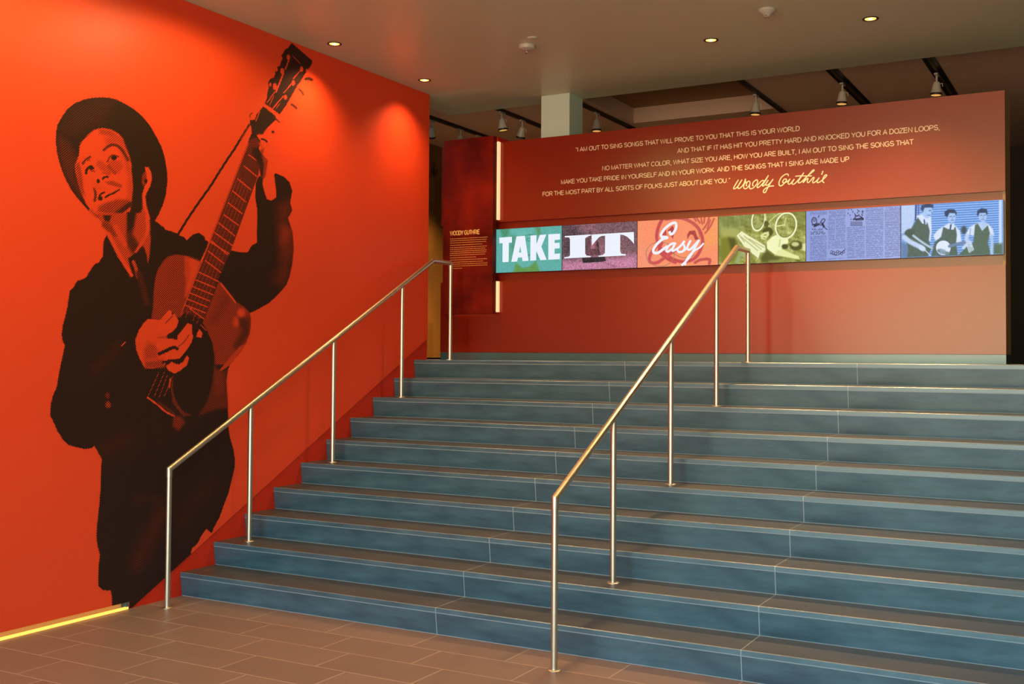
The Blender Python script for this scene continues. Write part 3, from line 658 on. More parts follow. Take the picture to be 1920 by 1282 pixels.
    q = q[ok]; use = np.unique(q); mapi = np.full(ny*nz, -1); mapi[use] = np.arange(len(use))
    me = fast_mesh('guitarist_print', co[use], mapi[q], np.repeat(t[use, None], 3, 1))
    return me
def print_mat():
    n = NT('halftone_ink'); at = n.n('ShaderNodeAttribute', attribute_name='print'); tone = at.outputs['Fac']
    X, Y, Z = n.xyz(n.coord())
    cu = n.math('COSINE', n.math('MULTIPLY', Y, 2*math.pi/.0186)); cv_ = n.math('COSINE', n.math('MULTIPLY', Z, 2*math.pi/.0160))
    pat = n.math('ADD', n.math('MULTIPLY', n.math('MULTIPLY', cu, cv_), .46), .5)     # 45 degree dot screen
    d = n.math('SUBTRACT', tone, pat)
    k = n.ramp(d, -.09, .09)
    col = n.mix(k, RED, (.020, .0085, .0050))
    n.p(col, .55, spec=.2); return n.m
pr = link('guitarist_print', mural_print(), print_mat(), mp)
pr['label'] = 'dark halftone picture of a man in a round hat playing guitar'
# lit recess at the foot of the mural wall
tl = thing('toe_light', 'yellow glowing light strip in the recess at the foot of the mural wall', 'light', (0, -4.7, 0))
boxes('back_plate', [(-.0495, -.044, -4.2, 4.24, .002, .045)], 'toe_back', tl)
boxes('led_strip', [(-.012, .008, -4.2, 4.24, .001, .015)], 'led_yellow', tl)
boxes('end_cap', [(-.044, .0045, 4.225, 4.245, .0005, .0465)], 'baseboard', tl)

# ================================================================== text panel at the left end of the display wall
TPY, TPX0, TPX1, TPZ0, TPZ1 = 3.44, -.058, .505, 2.093, 3.80
tp = thing('text_panel', 'tall mottled red text panel backlit at its edge, left of the screens', 'panel', (TPX0, TPY, TPZ0))
def tpart(name, lst, mat, parent=tp, bevel=0): return boxes(name, [(a-TPX0, b-TPX0, c-TPY, d-TPY, e-TPZ0, f-TPZ0) for a, b, c, d, e, f in lst], mat, parent, bevel)
tpart('face_board', [(TPX0, TPX1, TPY, TPY+.07, TPZ0, TPZ1)], 'panel_red', bevel=.002)
tpart('mounting_frame', [(TPX0+.06, TPX1-.082, TPY+.07, YW-.001, TPZ0+.04, TPZ1-.06)], 'wall_red')
tpart('top_cap', [(TPX0, TPX1+.01, TPY+.07, TPY+.30, TPZ1-.035, TPZ1)], 'wall_red')
for a in ((TPX1-.010, TPX1+.014, TPY+.074, YW-.006, ZCH1+.02, TPZ1-.045), (TPX1-.010, TPX1+.014, TPY+.075, YW-.006, TPZ0+.02, ZCH0-.005), (TPX0+.06, TPX1-.05, TPY+.075, YW-.006, TPZ0+.003, TPZ0+.017)):
    tpart('light_strip', [a], 'led_warm')
def tpx(p): q = on_y(p, TPY); return q.x-TPX0, q.z-TPZ0
c8 = lambda x, y: (790+x/5.83, 420+y/5.83)
a, b = tpx(c8(315, 133)), tpx(c8(640, 108))
M['panel_lettering'] = plain('amber_lettering', (.72, .36, .10), .6)
t_ = text_mesh('panel_title', 'WOODY GUTHRIE', a[0], b[0], (a[1]+b[1])/2, .050, -.0008, 'panel_lettering', tp, stem=.21)
bm = bmesh.new(); rnd = random.Random(4)
rows = [(0, 155, 1), (0, 177, 1), (0, 200, .98), (0, 225, .86), (0, 250, 1), (0, 271, .95), (0, 292, 1), (0, 313, .97), (0, 335, .94), (0, 362, .72), (0, 386, 1), (0, 410, .9), (0, 432, 1), (0, 453, 1), (0, 478, .33)]
xa, xb = tpx(c8(316, 160))[0], tpx(c8(724, 150))[0]
for _, yy, fr_ in rows:
    z = tpx(c8(316, yy+8))[1]; x = xa
    while x < xa+(xb-xa)*fr_-.008:
        w = min(rnd.uniform(.006, .022), xa+(xb-xa)*fr_-x); h = .0066
        box(bm, x, x+w, -.0009, -.0002, z-h*.6, z+h*.4); x += w+.0035
M['panel_text'] = plain('orange_small_print', (.55, .20, .045), .6)
from_bm('panel_paragraphs', bm, 'panel_text', tp)

# ================================================================== video screens
SX0, SW_, SH_, SZ0 = .4299, .7564, .4255, 2.4895
SYF = YW-.004
def screen_grid(i, base, draw, nx_=270, nz_=160):
    x0, x1 = SX0+SW_*i+.003, SX0+SW_*(i+1)-.003; z0, z1 = SZ0+.003, SZ0+SH_-.003
    xs, zs = np.linspace(x0, x1, nx_), np.linspace(z0, z1, nz_); Xg, Zg = np.meshgrid(xs, zs)
    co = np.stack([Xg.ravel(), np.full(Xg.size, SYF-.0004), Zg.ravel()], 1); px = pj(co)
    L = Layers(px, base); draw(L)
    idx = np.arange(nx_*nz_).reshape(nz_, nx_)
    q = np.stack([idx[:-1, :-1], idx[:-1, 1:], idx[1:, 1:], idx[1:, :-1]], -1).reshape(-1, 4)
    co[:, 0] -= SX0+SW_*i; co[:, 1] -= SYF; co[:, 2] -= SZ0
    return fast_mesh('display', co, q, srgb(L.val/255.0))
rng = np.random.default_rng(7)
def grain(L, s, cell=1.6):
    k = np.floor(L.px/cell).astype(int); h = np.sin(k[:, 0]*12.9898+k[:, 1]*78.233)*43758.5453; h = (h-np.floor(h))-.5
    L.val += (h*s)[:, None]
def blotch(L, s, sc, seed=0):
    """low-frequency tonal variation"""
    r = np.random.default_rng(seed); v = np.zeros(len(L.px))
    for o in range(4):
        for _ in range(4):
            a = r.uniform(0, 6.28); f = 2*math.pi/(sc/(1.9**o)); v += np.sin((L.px[:, 0]*math.cos(a)+L.px[:, 1]*math.sin(a))*f+r.uniform(0, 6.28))/(1.5**o)
    L.val += (v/4*s)[:, None]
def d_take(L):
    L.frame(920, 390, 6.4)
    L.poly([(110, 250), (240, 240), (210, 330), (150, 360)], (70, 140, 105), 4); L.poly([(520, 230), (590, 230), (600, 330), (560, 330)], (85, 145, 100), 4)
    L.poly([(240, 260), (520, 240), (560, 420), (560, 560), (480, 680), (330, 690), (250, 560), (235, 400)], (100, 182, 172), 8)
    L.poly([(235, 320), (300, 330), (290, 560), (250, 560)], (80, 150, 125), 6); L.poly([(520, 300), (580, 400), (570, 600), (500, 640)], (75, 160, 150), 6)
    L.line([(420, 330), (470, 318), (520, 335)], 12, (70, 140, 115), 1.5); L.ring((462, 378), 30, 16, 8, (70, 135, 115), 1.2); L.line([(360, 560), (420, 575), (480, 555)], 14, (80, 140, 120), 2)
    L.poly([(300, 650), (380, 720), (470, 700), (540, 630), (590, 760), (270, 790)], (95, 150, 80), 3); L.poly([(320, 650), (380, 700), (470, 690), (520, 620), (500, 600), (350, 620)], (95, 175, 165), 4)
    L.ell((230, 560), 40, 60, (95, 170, 150), 6); grain(L, 16)
def d_it(L):
    L.frame(920, 390, 6.4)
    L.poly([(840, 160), (1100, 160), (1200, 480), (1000, 640), (840, 560)], (78, 62, 72), 12, op=.8)
    L.poly([(1020, 190), (1240, 170), (1260, 300), (1100, 280)], (140, 98, 112), 12); L.poly([(840, 640), (1100, 620), (1760, 560), (1780, 730), (840, 780)], (196, 128, 160), 12)
    L.poly([(1290, 400), (1560, 380), (1600, 560), (1300, 570)], (138, 92, 104), 10)
    L.poly([(1185, 260), (1280, 400), (1310, 560), (1150, 575), (1160, 420)], (104, 66, 76), 2); L.poly([(1200, 380), (1260, 370), (1255, 490), (1200, 495)], (168, 100, 122), 2); L.line([(1200, 500), (1290, 495)], 10, (80, 50, 58), 1)
    L.line([(1280, 410), (1305, 560)], 14, (70, 44, 50), 1)
    L.poly([(1092, 600), (1365, 580), (1385, 635), (1330, 645), (1110, 658)], (42, 34, 44), 1); L.line([(1340, 645), (1500, 700)], 10, (150, 96, 124), 2); grain(L, 46)
def d_easy(L):
    L.frame(1190, 370, 5.647)
    L.poly([(600, 200), (890, 190), (890, 480), (740, 520), (700, 300)], (246, 158, 96), 14); L.poly([(30, 500), (300, 600), (200, 740), (30, 740)], (244, 150, 118), 14)
    R1 = (200, 74, 80)
    L.line([(300, 215), (250, 320), (235, 440), (290, 560), (400, 650), (520, 680), (640, 640), (710, 520), (715, 420), (660, 310), (560, 240), (450, 215), (330, 230)], 34, R1, 1.2)
    L.line([(290, 230), (370, 205), (470, 200)], 20, (176, 62, 66), 1); L.line([(230, 520), (170, 600), (160, 680), (240, 690), (340, 620), (430, 560)], 34, (206, 80, 84), 1.2); L.line([(290, 480), (260, 560), (330, 640), (430, 690)], 30, R1, 1.2)
    L.line([(640, 690), (700, 660), (790, 655), (790, 700)], 30, (196, 80, 78), 1.2)
    L.poly([(560, 440), (555, 400), (580, 355), (640, 350), (660, 410), (685, 445), (640, 450), (620, 400), (590, 390)], (168, 66, 62), 1); L.poly([(350, 350), (400, 300), (425, 340), (405, 440)], (180, 62, 66), 1); L.poly([(290, 400), (330, 340), (340, 400)], (186, 66, 70), 1)
    for a in ([(620, 205), (650, 250)], [(650, 205), (690, 270)], [(700, 200), (715, 280)], [(740, 200), (735, 270)], [(790, 195), (770, 270), (725, 340)], [(840, 225), (800, 310), (745, 380)], [(800, 240), (770, 330)]): L.line(a, 18, (202, 86, 76), 1.2)
    L.ring((270, 600), 150, 130, 7, (170, 126, 92), .8); L.line([(310, 230), (480, 215), (640, 290), (690, 420)], 8, (180, 110, 84), .8); L.line([(400, 590), (520, 640), (640, 610)], 8, (178, 120, 90), .8); grain(L, 10)
def d_bike(L):
    L.frame(1190, 370, 5.647); blotch(L, 40, 30, 3); grain(L, 40, 1.3)
    L.poly([(900, 190), (1240, 160), (1260, 280), (1000, 330), (900, 340)], (112, 126, 66), 14, op=.7); L.poly([(1600, 140), (1820, 130), (1820, 330), (1740, 320), (1700, 200)], (104, 112, 50), 12, op=.7)
    L.poly([(900, 360), (1010, 320), (1100, 340), (1100, 430), (1000, 420), (930, 430)], (168, 170, 92), 5); L.poly([(905, 430), (1000, 420), (1080, 520), (1100, 640), (1000, 705), (905, 690)], (124, 126, 42), 5); L.poly([(990, 430), (1060, 430), (1100, 560), (1020, 560)], (80, 84, 30), 4)
    for c, rx, ry, ro in (((1310, 235), 66, 118, .18), ((1602, 300), 108, 138, .25)):
        L.ring(c, rx, ry, 17, (240, 244, 196), .6, ro); L.ring(c, rx*.86, ry*.88, 5, (110, 122, 60), .6, ro)
        for k in range(9):
            an = k*.7; L.line([c, (c[0]+rx*.9*math.cos(an), c[1]+ry*.9*math.sin(an))], 4, (176, 184, 118), .5, op=.7)
    L.line([(1375, 160), (1400, 290)], 16, (214, 218, 150), .8); L.line([(1560, 160), (1500, 190), (1400, 280)], 12, (206, 210, 140), .8); L.line([(1590, 290), (1500, 305)], 14, (220, 224, 156), .8); L.line([(1600, 220), (1585, 300)], 12, (210, 214, 146), .8); L.ell((1395, 280), 26, 34, (82, 86, 34), 2); L.line([(1420, 300), (1425, 330)], 10, (220, 220, 160), .8)
    L.ell((1410, 365), 55, 52, (74, 76, 28), 2); L.poly([(1330, 400), (1370, 370), (1420, 360), (1425, 400), (1380, 450), (1340, 440)], (222, 224, 152), 1.5); L.line([(1372, 400), (1395, 396)], 8, (110, 110, 50), .8); L.line([(1365, 425), (1380, 432)], 7, (120, 116, 58), .8)
    L.poly([(1400, 470), (1450, 420), (1500, 395), (1540, 430), (1625, 440), (1625, 480), (1560, 540), (1510, 600), (1490, 612), (1400, 540)], (240, 244, 188), 1); L.poly([(1520, 560), (1560, 545), (1680, 600), (1740, 620), (1745, 655), (1700, 650), (1560, 625), (1480, 615)], (228, 232, 162), 1.5); L.line([(1540, 450), (1530, 520)], 10, (190, 194, 116), 2)
    L.poly([(1130, 358), (1380, 510), (1395, 590), (1330, 580), (1310, 645), (1160, 520), (1080, 405)], (238, 240, 192), .7)
    for a, b in (((1130, 420), (1300, 560)), ((1160, 410), (1340, 550)), ((1110, 400), (1160, 470)), ((1210, 440), (1370, 530))): L.line([a, b], 8, (150, 152, 88), 1.2, op=.8)
    L.poly([(1390, 560), (1480, 615), (1560, 640), (1500, 690), (1340, 690), (1330, 640)], (86, 90, 36), 4); L.ell((1710, 510), 68, 52, (76, 78, 30), 2); L.ell((1700, 495), 40, 24, (206, 208, 140), 2); L.poly([(1775, 490), (1822, 480), (1822, 570), (1775, 560)], (220, 222, 170), 2); L.ell((1590, 520), 34, 26, (70, 74, 28), 2)
    L.line([(1200, 640), (1130, 600), (1080, 680)], 40, (150, 170, 110), 4); L.line([(1430, 680), (1660, 660)], 24, (140, 146, 74), 4)
def d_news(L):
    L.frame(1500, 350, 4.8)
    cols = [(92, 242), (252, 412), (422, 582), (592, 750), (762, 905)]
    P = L.px; u = (P[:, 0]-1500)*4.8
    f = (u-62)/(910-62); topy = (215-(215-165)*f)/4.8+350; boty = (672-(672-636)*f)/4.8+350
    v = (P[:, 1]-topy)/(boty-topy)                # 0..1 down the page
    line = np.floor(v*44); ph = v*44-line
    wd = np.floor(u/7.0); h = np.sin(line*37.7+wd*91.3)*4375.85; h = h-np.floor(h); h2 = np.sin(line*11.1+np.floor(u/3.2)*57.3)*9137.1; h2 = h2-np.floor(h2)
    ink = ((ph > .25) & (ph < .8) & (h > .14)).astype(float)*(.55+.45*h2)
    ins = np.zeros(len(P), bool)
    for a, b in cols: ins |= (u > a) & (u < b)
    blank = ((u < 250) & (v > .10) & (v < .5)) | ((u > 422) & (u < 585) & (v < .36)) | ((u > 252) & (u < 415) & (v > .77) & (v < .95))
    ink = ink*ins*(~blank)*(v > .02)*(v < .985)
    L.val += (f*26)[:, None]*np.array([.9, .8, .5])
    L.val = L.val*(1-.52*ink[:, None])+np.array([52, 58, 110])*.52*ink[:, None]
    K = (30, 34, 70)
    L.ring((128, 310), 22, 34, 7, K, .6); L.ring((128, 300), 9, 12, 5, K, .5); L.line([(110, 345), (160, 330), (190, 345), (225, 300), (205, 290), (180, 330)], 7, K, .6); L.line([(170, 262), (165, 275)], 8, K, .6); L.line([(130, 355), (165, 340)], 16, K, 1); L.line([(200, 330), (215, 360)], 18, K, 1); L.line([(225, 370), (242, 385)], 7, K, .6)
    for yy, n in ((385, 11), (408, 12), (424, 12)):
        for k in range(n):
            if (k*7+yy) % 5: L.line([(98+k*11, yy), (103+k*11, yy-9 if k % 2 else yy+5)], 5, K, .5)
    r = random.Random(2)
    for k in range(26):
        x, y = r.uniform(432, 570), r.uniform(200, 300); L.line([(x, y), (x+r.uniform(-10, 10), y+r.uniform(5, 11))], 6, K, .5)
    L.line([(480, 300), (510, 262), (550, 270), (570, 295), (520, 300), (480, 290)], 7, K, .6); L.line([(500, 292), (565, 285)], 12, K, .8)
    for yy in (322, 337, 351):
        for k in range(10): L.line([(455+k*11, yy-6), (460+k*11, yy)], 5, K, .5)
    for k in range(7): L.ring((285+k*18, 585+(k % 3)*8), 9, 12, 4, K, .5)
    L.line([(270, 600), (340, 615), (410, 560)], 5, K, .5); grain(L, 10, 1.2)
def d_trio(L):
    L.frame(1500, 350, 4.8)
    P = L.px; u = (P[:, 0]-1500)*4.8; yy = (P[:, 1]-350)*4.8+(u-1200)*.055
    st_ = .5+.5*np.sin(yy*2*math.pi/21.0); inn = (u > 1030) & (u < 1800)
    L.val += ((st_-.55)*64*inn)[:, None]
    WH, DK, OL, SK = (214, 228, 252), (70, 92, 96), (92, 114, 96), (168, 200, 244)
    L.poly([(912, 160), (1032, 155), (1035, 280), (990, 420), (912, 420)], (186, 208, 248), 1.5); L.line([(1045, 160), (1040, 300)], 14, (60, 80, 140), 1); L.line([(1068, 160), (1066, 290)], 8, (70, 90, 150), 1)
    L.line([(1803, 112), (1803, 510)], 26, (196, 220, 250), 1)
    # backs of the scene
    L.poly([(912, 500), (990, 520), (990, 640), (912, 640)], (96, 130, 170), 5); L.poly([(1740, 510), (1825, 510), (1825, 610), (1740, 610)], OL, 4); L.ell((1475, 390), 26, 36, (62, 84, 92), 3)
    # left player with fiddle
    L.poly([(1050, 260), (1110, 240), (1180, 270), (1185, 400), (1175, 490), (1050, 480)], WH, 1.5); L.poly([(1060, 275), (1100, 330), (1130, 310), (1150, 330), (1168, 400), (1160, 480), (1180, 560), (1150, 625), (965, 635), (975, 560), (945, 430), (1000, 380)], (82, 104, 96), 1.5)
    L.poly([(1085, 190), (1120, 180), (1180, 190), (1195, 220), (1178, 262), (1150, 285), (1125, 280), (1100, 250)], SK, 1.5); L.poly([(1085, 200), (1095, 165), (1150, 148), (1200, 160), (1200, 192), (1170, 185), (1120, 190), (1105, 230)], (52, 74, 110), 1.5)
    L.line([(1160, 215), (1178, 212)], 6, (50, 70, 120), .7); L.line([(1150, 258), (1172, 255)], 5, (70, 90, 150), .7); L.line([(1180, 225), (1192, 240)], 6, (100, 130, 190), .8); L.poly([(1085, 265), (1120, 300), (1135, 290), (1140, 340), (1100, 330)], WH, 1); L.line([(1118, 300), (1122, 330)], 12, (60, 80, 110), 1)
    L.ell((985, 420), 48, 40, (70, 92, 86), 2, -.5); L.line([(1020, 440), (1100, 500), (1200, 560)], 20, (176, 200, 220), 1); L.line([(940, 455), (990, 495), (1070, 535), (1110, 560)], 44, (192, 212, 244), 2); L.ell((1095, 550), 30, 22, (206, 222, 246), 1.5, .6); L.line([(1105, 550), (1140, 585), (1178, 622)], 7, WH, .7)
    # middle player with banjo
    L.poly([(1200, 440), (1240, 390), (1300, 350), (1340, 330), (1400, 350), (1440, 400), (1455, 490), (1380, 510), (1215, 480)], WH, 1.5); L.poly([(1290, 360), (1330, 380), (1370, 385), (1400, 360), (1412, 430), (1405, 500), (1420, 620), (1180, 625), (1210, 500), (1270, 450)], (84, 106, 98), 1.5)
    L.poly([(1325, 235), (1360, 225), (1400, 235), (1402, 280), (1385, 320), (1355, 325), (1332, 300)], SK, 1.5); L.poly([(1305, 265), (1300, 225), (1335, 203), (1390, 203), (1412, 235), (1405, 262), (1395, 238), (1345, 236), (1328, 272)], (50, 72, 104), 1.5)
    L.line([(1345, 268), (1362, 266)], 5, (50, 70, 120), .7); L.line([(1378, 266), (1392, 266)], 5, (50, 70, 120), .7); L.line([(1358, 302), (1384, 300)], 5, (80, 100, 160), .7); L.line([(1368, 275), (1372, 290)], 5, (110, 140, 200), .7); L.poly([(1335, 320), (1360, 345), (1390, 325), (1385, 385), (1345, 385)], WH, 1); L.line([(1358, 345), (1352, 385)], 14, (60, 82, 108), 1)
    L.ell((1290, 550), 68, 68, (224, 234, 250), 1.2); L.ring((1290, 550), 70, 70, 6, (80, 100, 120), .8); L.line([(1345, 535), (1420, 515), (1520, 495)], 26, (110, 136, 170), 1.5); L.line([(1250, 575), (1290, 590), (1330, 600)], 30, (110, 134, 140), 2)
    for k in range(4): L.line([(1262, 560+k*13), (1305, 572+k*11)], 9, (140, 165, 190), 1)
    # right player
    L.poly([(1490, 430), (1530, 360), (1600, 325), (1690, 330), (1735, 380), (1748, 440), (1690, 450), (1560, 440)], WH, 1.5); L.poly([(1575, 345), (1600, 330), (1640, 395), (1690, 345), (1710, 420), (1690, 500), (1720, 615), (1420, 620), (1480, 560), (1560, 500)], (88, 110, 96), 1.5)
    L.poly([(1605, 235), (1640, 222), (1680, 235), (1682, 275), (1665, 310), (1640, 318), (1612, 295)], SK, 1.5); L.poly([(1592, 255), (1595, 215), (1635, 192), (1680, 200), (1690, 240), (1680, 255), (1670, 235), (1615, 236), (1606, 262)], (50, 72, 106), 1.5)
    L.line([(1622, 258), (1638, 256)], 5, (50, 70, 120), .7); L.line([(1655, 256), (1670, 256)], 5, (50, 70, 120), .7); L.line([(1632, 294), (1656, 293)], 5, (80, 100, 160), .7); L.line([(1647, 262), (1648, 278)], 5, (110, 140, 200), .7); L.poly([(1605, 325), (1635, 318), (1672, 320), (1690, 345), (1640, 395)], (180, 206, 244), 1.2)
    L.line([(1505, 440), (1500, 480), (1530, 500)], 34, (190, 212, 240), 2); L.line([(1722, 440), (1728, 500), (1725, 600)], 26, (170, 200, 236), 2); L.line([(1470, 550), (1520, 505), (1540, 530)], 26, (196, 214, 236), 1.5)
    for k in range(4): L.line([(1505+k*14, 530), (1525+k*12, 590-k*8)], 10, (206, 222, 240), 1)
    L.line([(1535, 375), (1530, 440)], 6, (120, 150, 200), 1); grain(L, 14, 1.2)
def screen_mat():
    n = NT('lit_screen'); at = n.n('ShaderNodeAttribute', attribute_name='print')
    n.p((0.01, .01, .01), .5, spec=.08, emit=at.outputs['Color'], es=1.0*2**(-EXPOSURE)); return n.m
M['screen'] = screen_mat()
M['screen_white'] = plain('lit_white_letters', (.02, .02, .02), .5, spec=.08, emit=lin((234, 241, 252)), es=1.0*2**(-EXPOSURE))
SCR = [((92, 172, 165), d_take, 'screen showing TAKE in white block letters over a teal face, leftmost of the strip'),
       ((120, 86, 96), d_it, 'screen showing IT in white serif letters on mauve brown'),
       ((248, 146, 106), d_easy, 'orange screen showing Easy in white script over red brush strokes'),
       ((150, 154, 78), d_bike, 'olive green screen showing a person lying by a bicycle with a newspaper'),
       ((140, 157, 218), d_news, 'pale blue screen showing a newspaper page in columns'),
       ((122, 166, 232), d_trio, 'blue and green screen showing three musicians in vests, rightmost of the strip')]
screens = []
for i, (base, fn, lab) in enumerate(SCR):
    root = thing('video_screen', lab, 'screen', (SX0+SW_*i, SYF, SZ0), 'screens in the display wall')
    boxes('housing', [(.0012, SW_-.0012, 0, .042, .001, SH_-.001)], 'bezel', root)
    link('display', screen_grid(i, base, fn), 'screen', root); screens.append(root)
def on_screen(i, p):
    q = on_y(p, SYF-.001); return (q.x-(SX0+SW_*i), q.z-SZ0)
def flat(bm, polys, i, fr, y=-.0012):
    for pl_ in polys:
        vs = []
        for p in pl_:
            x, z = on_screen(i, (fr[0]+p[0]/fr[2], fr[1]+p[1]/fr[2])); vs.append(bm.verts.new((x, y, z)))
        bm.faces.new(vs)
FR1 = (920, 390, 6.4)
bm = bmesh.new()
flat(bm, [[(103, 355), (255, 344), (256, 413), (218, 416), (143, 421), (105, 423)], [(143, 421), (218, 416), (216, 646), (142, 649)],
          [(311, 340), (356, 337), (356, 455), (340, 534), (328, 594), (317, 640), (248, 645)], [(356, 337), (410, 333), (455, 632), (383, 637), (376, 590), (368, 532), (356, 455)], [(340, 534), (368, 532), (376, 590), (328, 594)],
          [(478, 330), (550, 325), (546, 440), (546, 510), (546, 627), (475, 632)], [(546, 440), (590, 322), (668, 317), (608, 462), (546, 510)], [(546, 510), (608, 462), (672, 620), (596, 625), (552, 515)],
          [(692, 314), (767, 310), (767, 616), (692, 620)], [(767, 310), (833, 307), (833, 378), (767, 383)], [(767, 419), (828, 415), (828, 482), (767, 486)], [(767, 549), (831, 544), (831, 612), (767, 616)]], 0, FR1)
bmesh.ops.triangulate(bm, faces=bm.faces[:])
o = from_bm('lettering', bm, 'screen_white', screens[0])
bm = bmesh.new()
flat(bm, [[(890, 335), (1203, 317), (1203, 330), (1150, 342), (1134, 362), (952, 372), (940, 352), (890, 350)], [(952, 372), (1134, 362), (1134, 545), (952, 565)],
          [(952, 565), (1134, 545), (1150, 570), (1200, 574), (1200, 588), (883, 604), (883, 590), (935, 583)],
          [(1374, 308), (1555, 297), (1554, 520), (1372, 540)], [(1210, 318), (1374, 308), (1374, 330), (1330, 335), (1300, 350)], [(1210, 318), (1300, 350), (1260, 395), (1215, 450)],
          [(1555, 297), (1718, 287), (1640, 345), (1590, 322), (1555, 318)], [(1718, 287), (1720, 430), (1690, 392), (1640, 345)],
          [(1372, 540), (1554, 520), (1568, 548), (1622, 553), (1622, 568), (1295, 585), (1295, 572), (1345, 563)]], 1, FR1)
bmesh.ops.triangulate(bm, faces=bm.faces[:]); from_bm('lettering', bm, 'screen_white', screens[1])
FR2 = (1190, 370, 5.647)
EASY = [([(370, 365), (385, 390), (415, 370), (440, 310), (430, 270), (385, 280), (320, 330), (280, 390), (290, 420), (325, 420), (345, 428), (300, 440), (240, 490), (200, 550), (205, 585), (250, 585), (300, 550), (340, 520)], 12),
        ([(425, 490), (400, 488), (360, 515), (335, 560), (355, 572), (400, 540), (430, 485)], 10), ([(430, 485), (405, 535), (400, 565), (430, 555), (480, 520), (525, 465)], 10),
        ([(525, 465), (515, 490), (530, 530), (510, 570), (470, 578), (455, 560)], 10), ([(470, 578), (530, 560), (570, 500), (590, 460)], 8), ([(590, 460), (565, 510), (560, 545), (590, 550), (640, 500), (680, 455)], 10),
        ([(680, 455), (640, 530), (590, 620), (530, 690), (480, 735)], 10), ([(530, 735), (545, 670), (580, 615), (640, 560), (690, 530), (728, 488)], 8)]
bm = bmesh.new()
zmin = .012
for k, (s_, w_) in enumerate(EASY):
    pts = [on_screen(2, (FR2[0]+x/FR2[2], FR2[1]+y/FR2[2])) for x, y in s_]; 
    keep = []
    for (xa, za), (xb, zb) in zip(pts, pts[1:]+pts[-1:]):
        if za >= zmin: keep.append((xa, za))
        if (za-zmin)*(zb-zmin) < 0: f_ = (zmin-za)/(zb-za); keep.append((xa+(xb-xa)*f_, zmin+.0005))
    pts = keep
    stroke_mesh(bm, pts, w_*.00098, -.0012-.0003*k)
from_bm('lettering', bm, 'screen_white', screens[2])

# ================================================================== ceiling fittings
def downlight(p, label, energy, group='recessed downlights', wide=False):
    root = thing('downlight', label, 'downlight', (p[0], p[1], ZC), group)
    bm = bmesh.new(); lathe(bm, [(.058, -.0005), (.058, -.004), (.050, -.006), (.047, -.004)], 32, cap=False); soft(from_bm('trim_ring', bm, 'black_plastic', root))
    bm = bmesh.new(); lathe(bm, [(.047, -.004), (.044, -.0025), (.038, -.0015)], 32, cap=False); soft(from_bm('reflector', bm, 'reflector', root))
    bm = bmesh.new(); lathe(bm, [(.040, -.0012), (.040, -.003), (.016, -.0032)], 28); soft(from_bm('lens', bm, 'lamp_glow', root))
    bm = bmesh.new(); lathe(bm, [(.014, -.0034), (.014, -.006), (.006, -.008)], 16); soft(from_bm('bulb', bm, 'lamp_core', root))
    l = bpy.data.lights.new('downlight_lamp', 'SPOT'); l.energy = energy; l.color = (1.0, .80, .30) if wide else DOWN_C; l.spot_size = math.radians(172 if wide else 122); l.spot_blend = .3 if wide else 1.0; l.shadow_soft_size = .05
    lo = bpy.data.objects.new('lamp', l); COL.objects.link(lo); lo.parent = root; lo.location = (0, 0, -.02)
    return root
downlight((.27, 1.303), 'glowing recessed downlight above the guitar headstock on the mural', WASH_E*.6)
downlight((.27, 2.598), 'glowing recessed downlight by the far end of the mural wall', WASH_E*.52)
downlight((2.956, 2.602), 'glowing recessed downlight over the upper middle of the stairs', 400.0)
downlight((4.162, 2.627), 'glowing recessed downlight nearest the top right of the ceiling', 400.0)
for y in (-.1, -1.4, -2.7): downlight((.9, y), 'recessed downlight over the mural wall on the near side of the stairs', 68.0, wide=True)
for x, y in ((1.6, -1.3), (2.956, -.1), (4.162, -.1), (2.956, -2.8), (5.4, -2.8)): downlight((x, y), 'recessed downlight in the ceiling over the tiled floor', DOWN_E)

sp = thing('fire_sprinkler', 'white round ceiling sprinkler with a chrome tip near the middle of the ceiling', 'sprinkler', (1.61, 2.06, ZC))
bm = bmesh.new(); lathe(bm, [(.066, -.0005), (.066, -.022), (.062, -.030), (.040, -.036), (.018, -.040)], 32); soft(from_bm('escutcheon', bm, 'white_plastic', sp))
bm = bmesh.new(); lathe(bm, [(.012, -.0395), (.014, -.048), (.010, -.054), (.016, -.056), (.016, -.062), (.006, -.068)], 20); soft(from_bm('nozzle', bm, 'chrome', sp))
bm = bmesh.new(); lathe(bm, [(.040, -.0005), (.040, -.006), (.034, -.008)], 28)
o = soft(from_bm('cover_plate', bm, 'ceiling')); o.location = (1.745, 1.898, ZC); tag(o, 'thin round cover plate on the ceiling just above the sprinkler', 'cover plate')
sd = thing('smoke_detector', 'white conical smoke detector at the top edge of the ceiling', 'smoke detector', (3.554, 2.068, ZC))
bm = bmesh.new(); lathe(bm, [(.062, -.0005), (.062, -.010), (.055, -.018), (.036, -.034), (.028, -.038)], 32); soft(from_bm('housing', bm, 'white_plastic', sd))
bm = bmesh.new(); lathe(bm, [(.026, -.0375), (.026, -.050), (.020, -.054)], 24); soft(from_bm('sensor_cap', bm, 'white_plastic', sd))
boxes('vent_slot', [(-.010, .010, -.0275, -.0255, -.049, -.044)], 'black_plastic', sd)

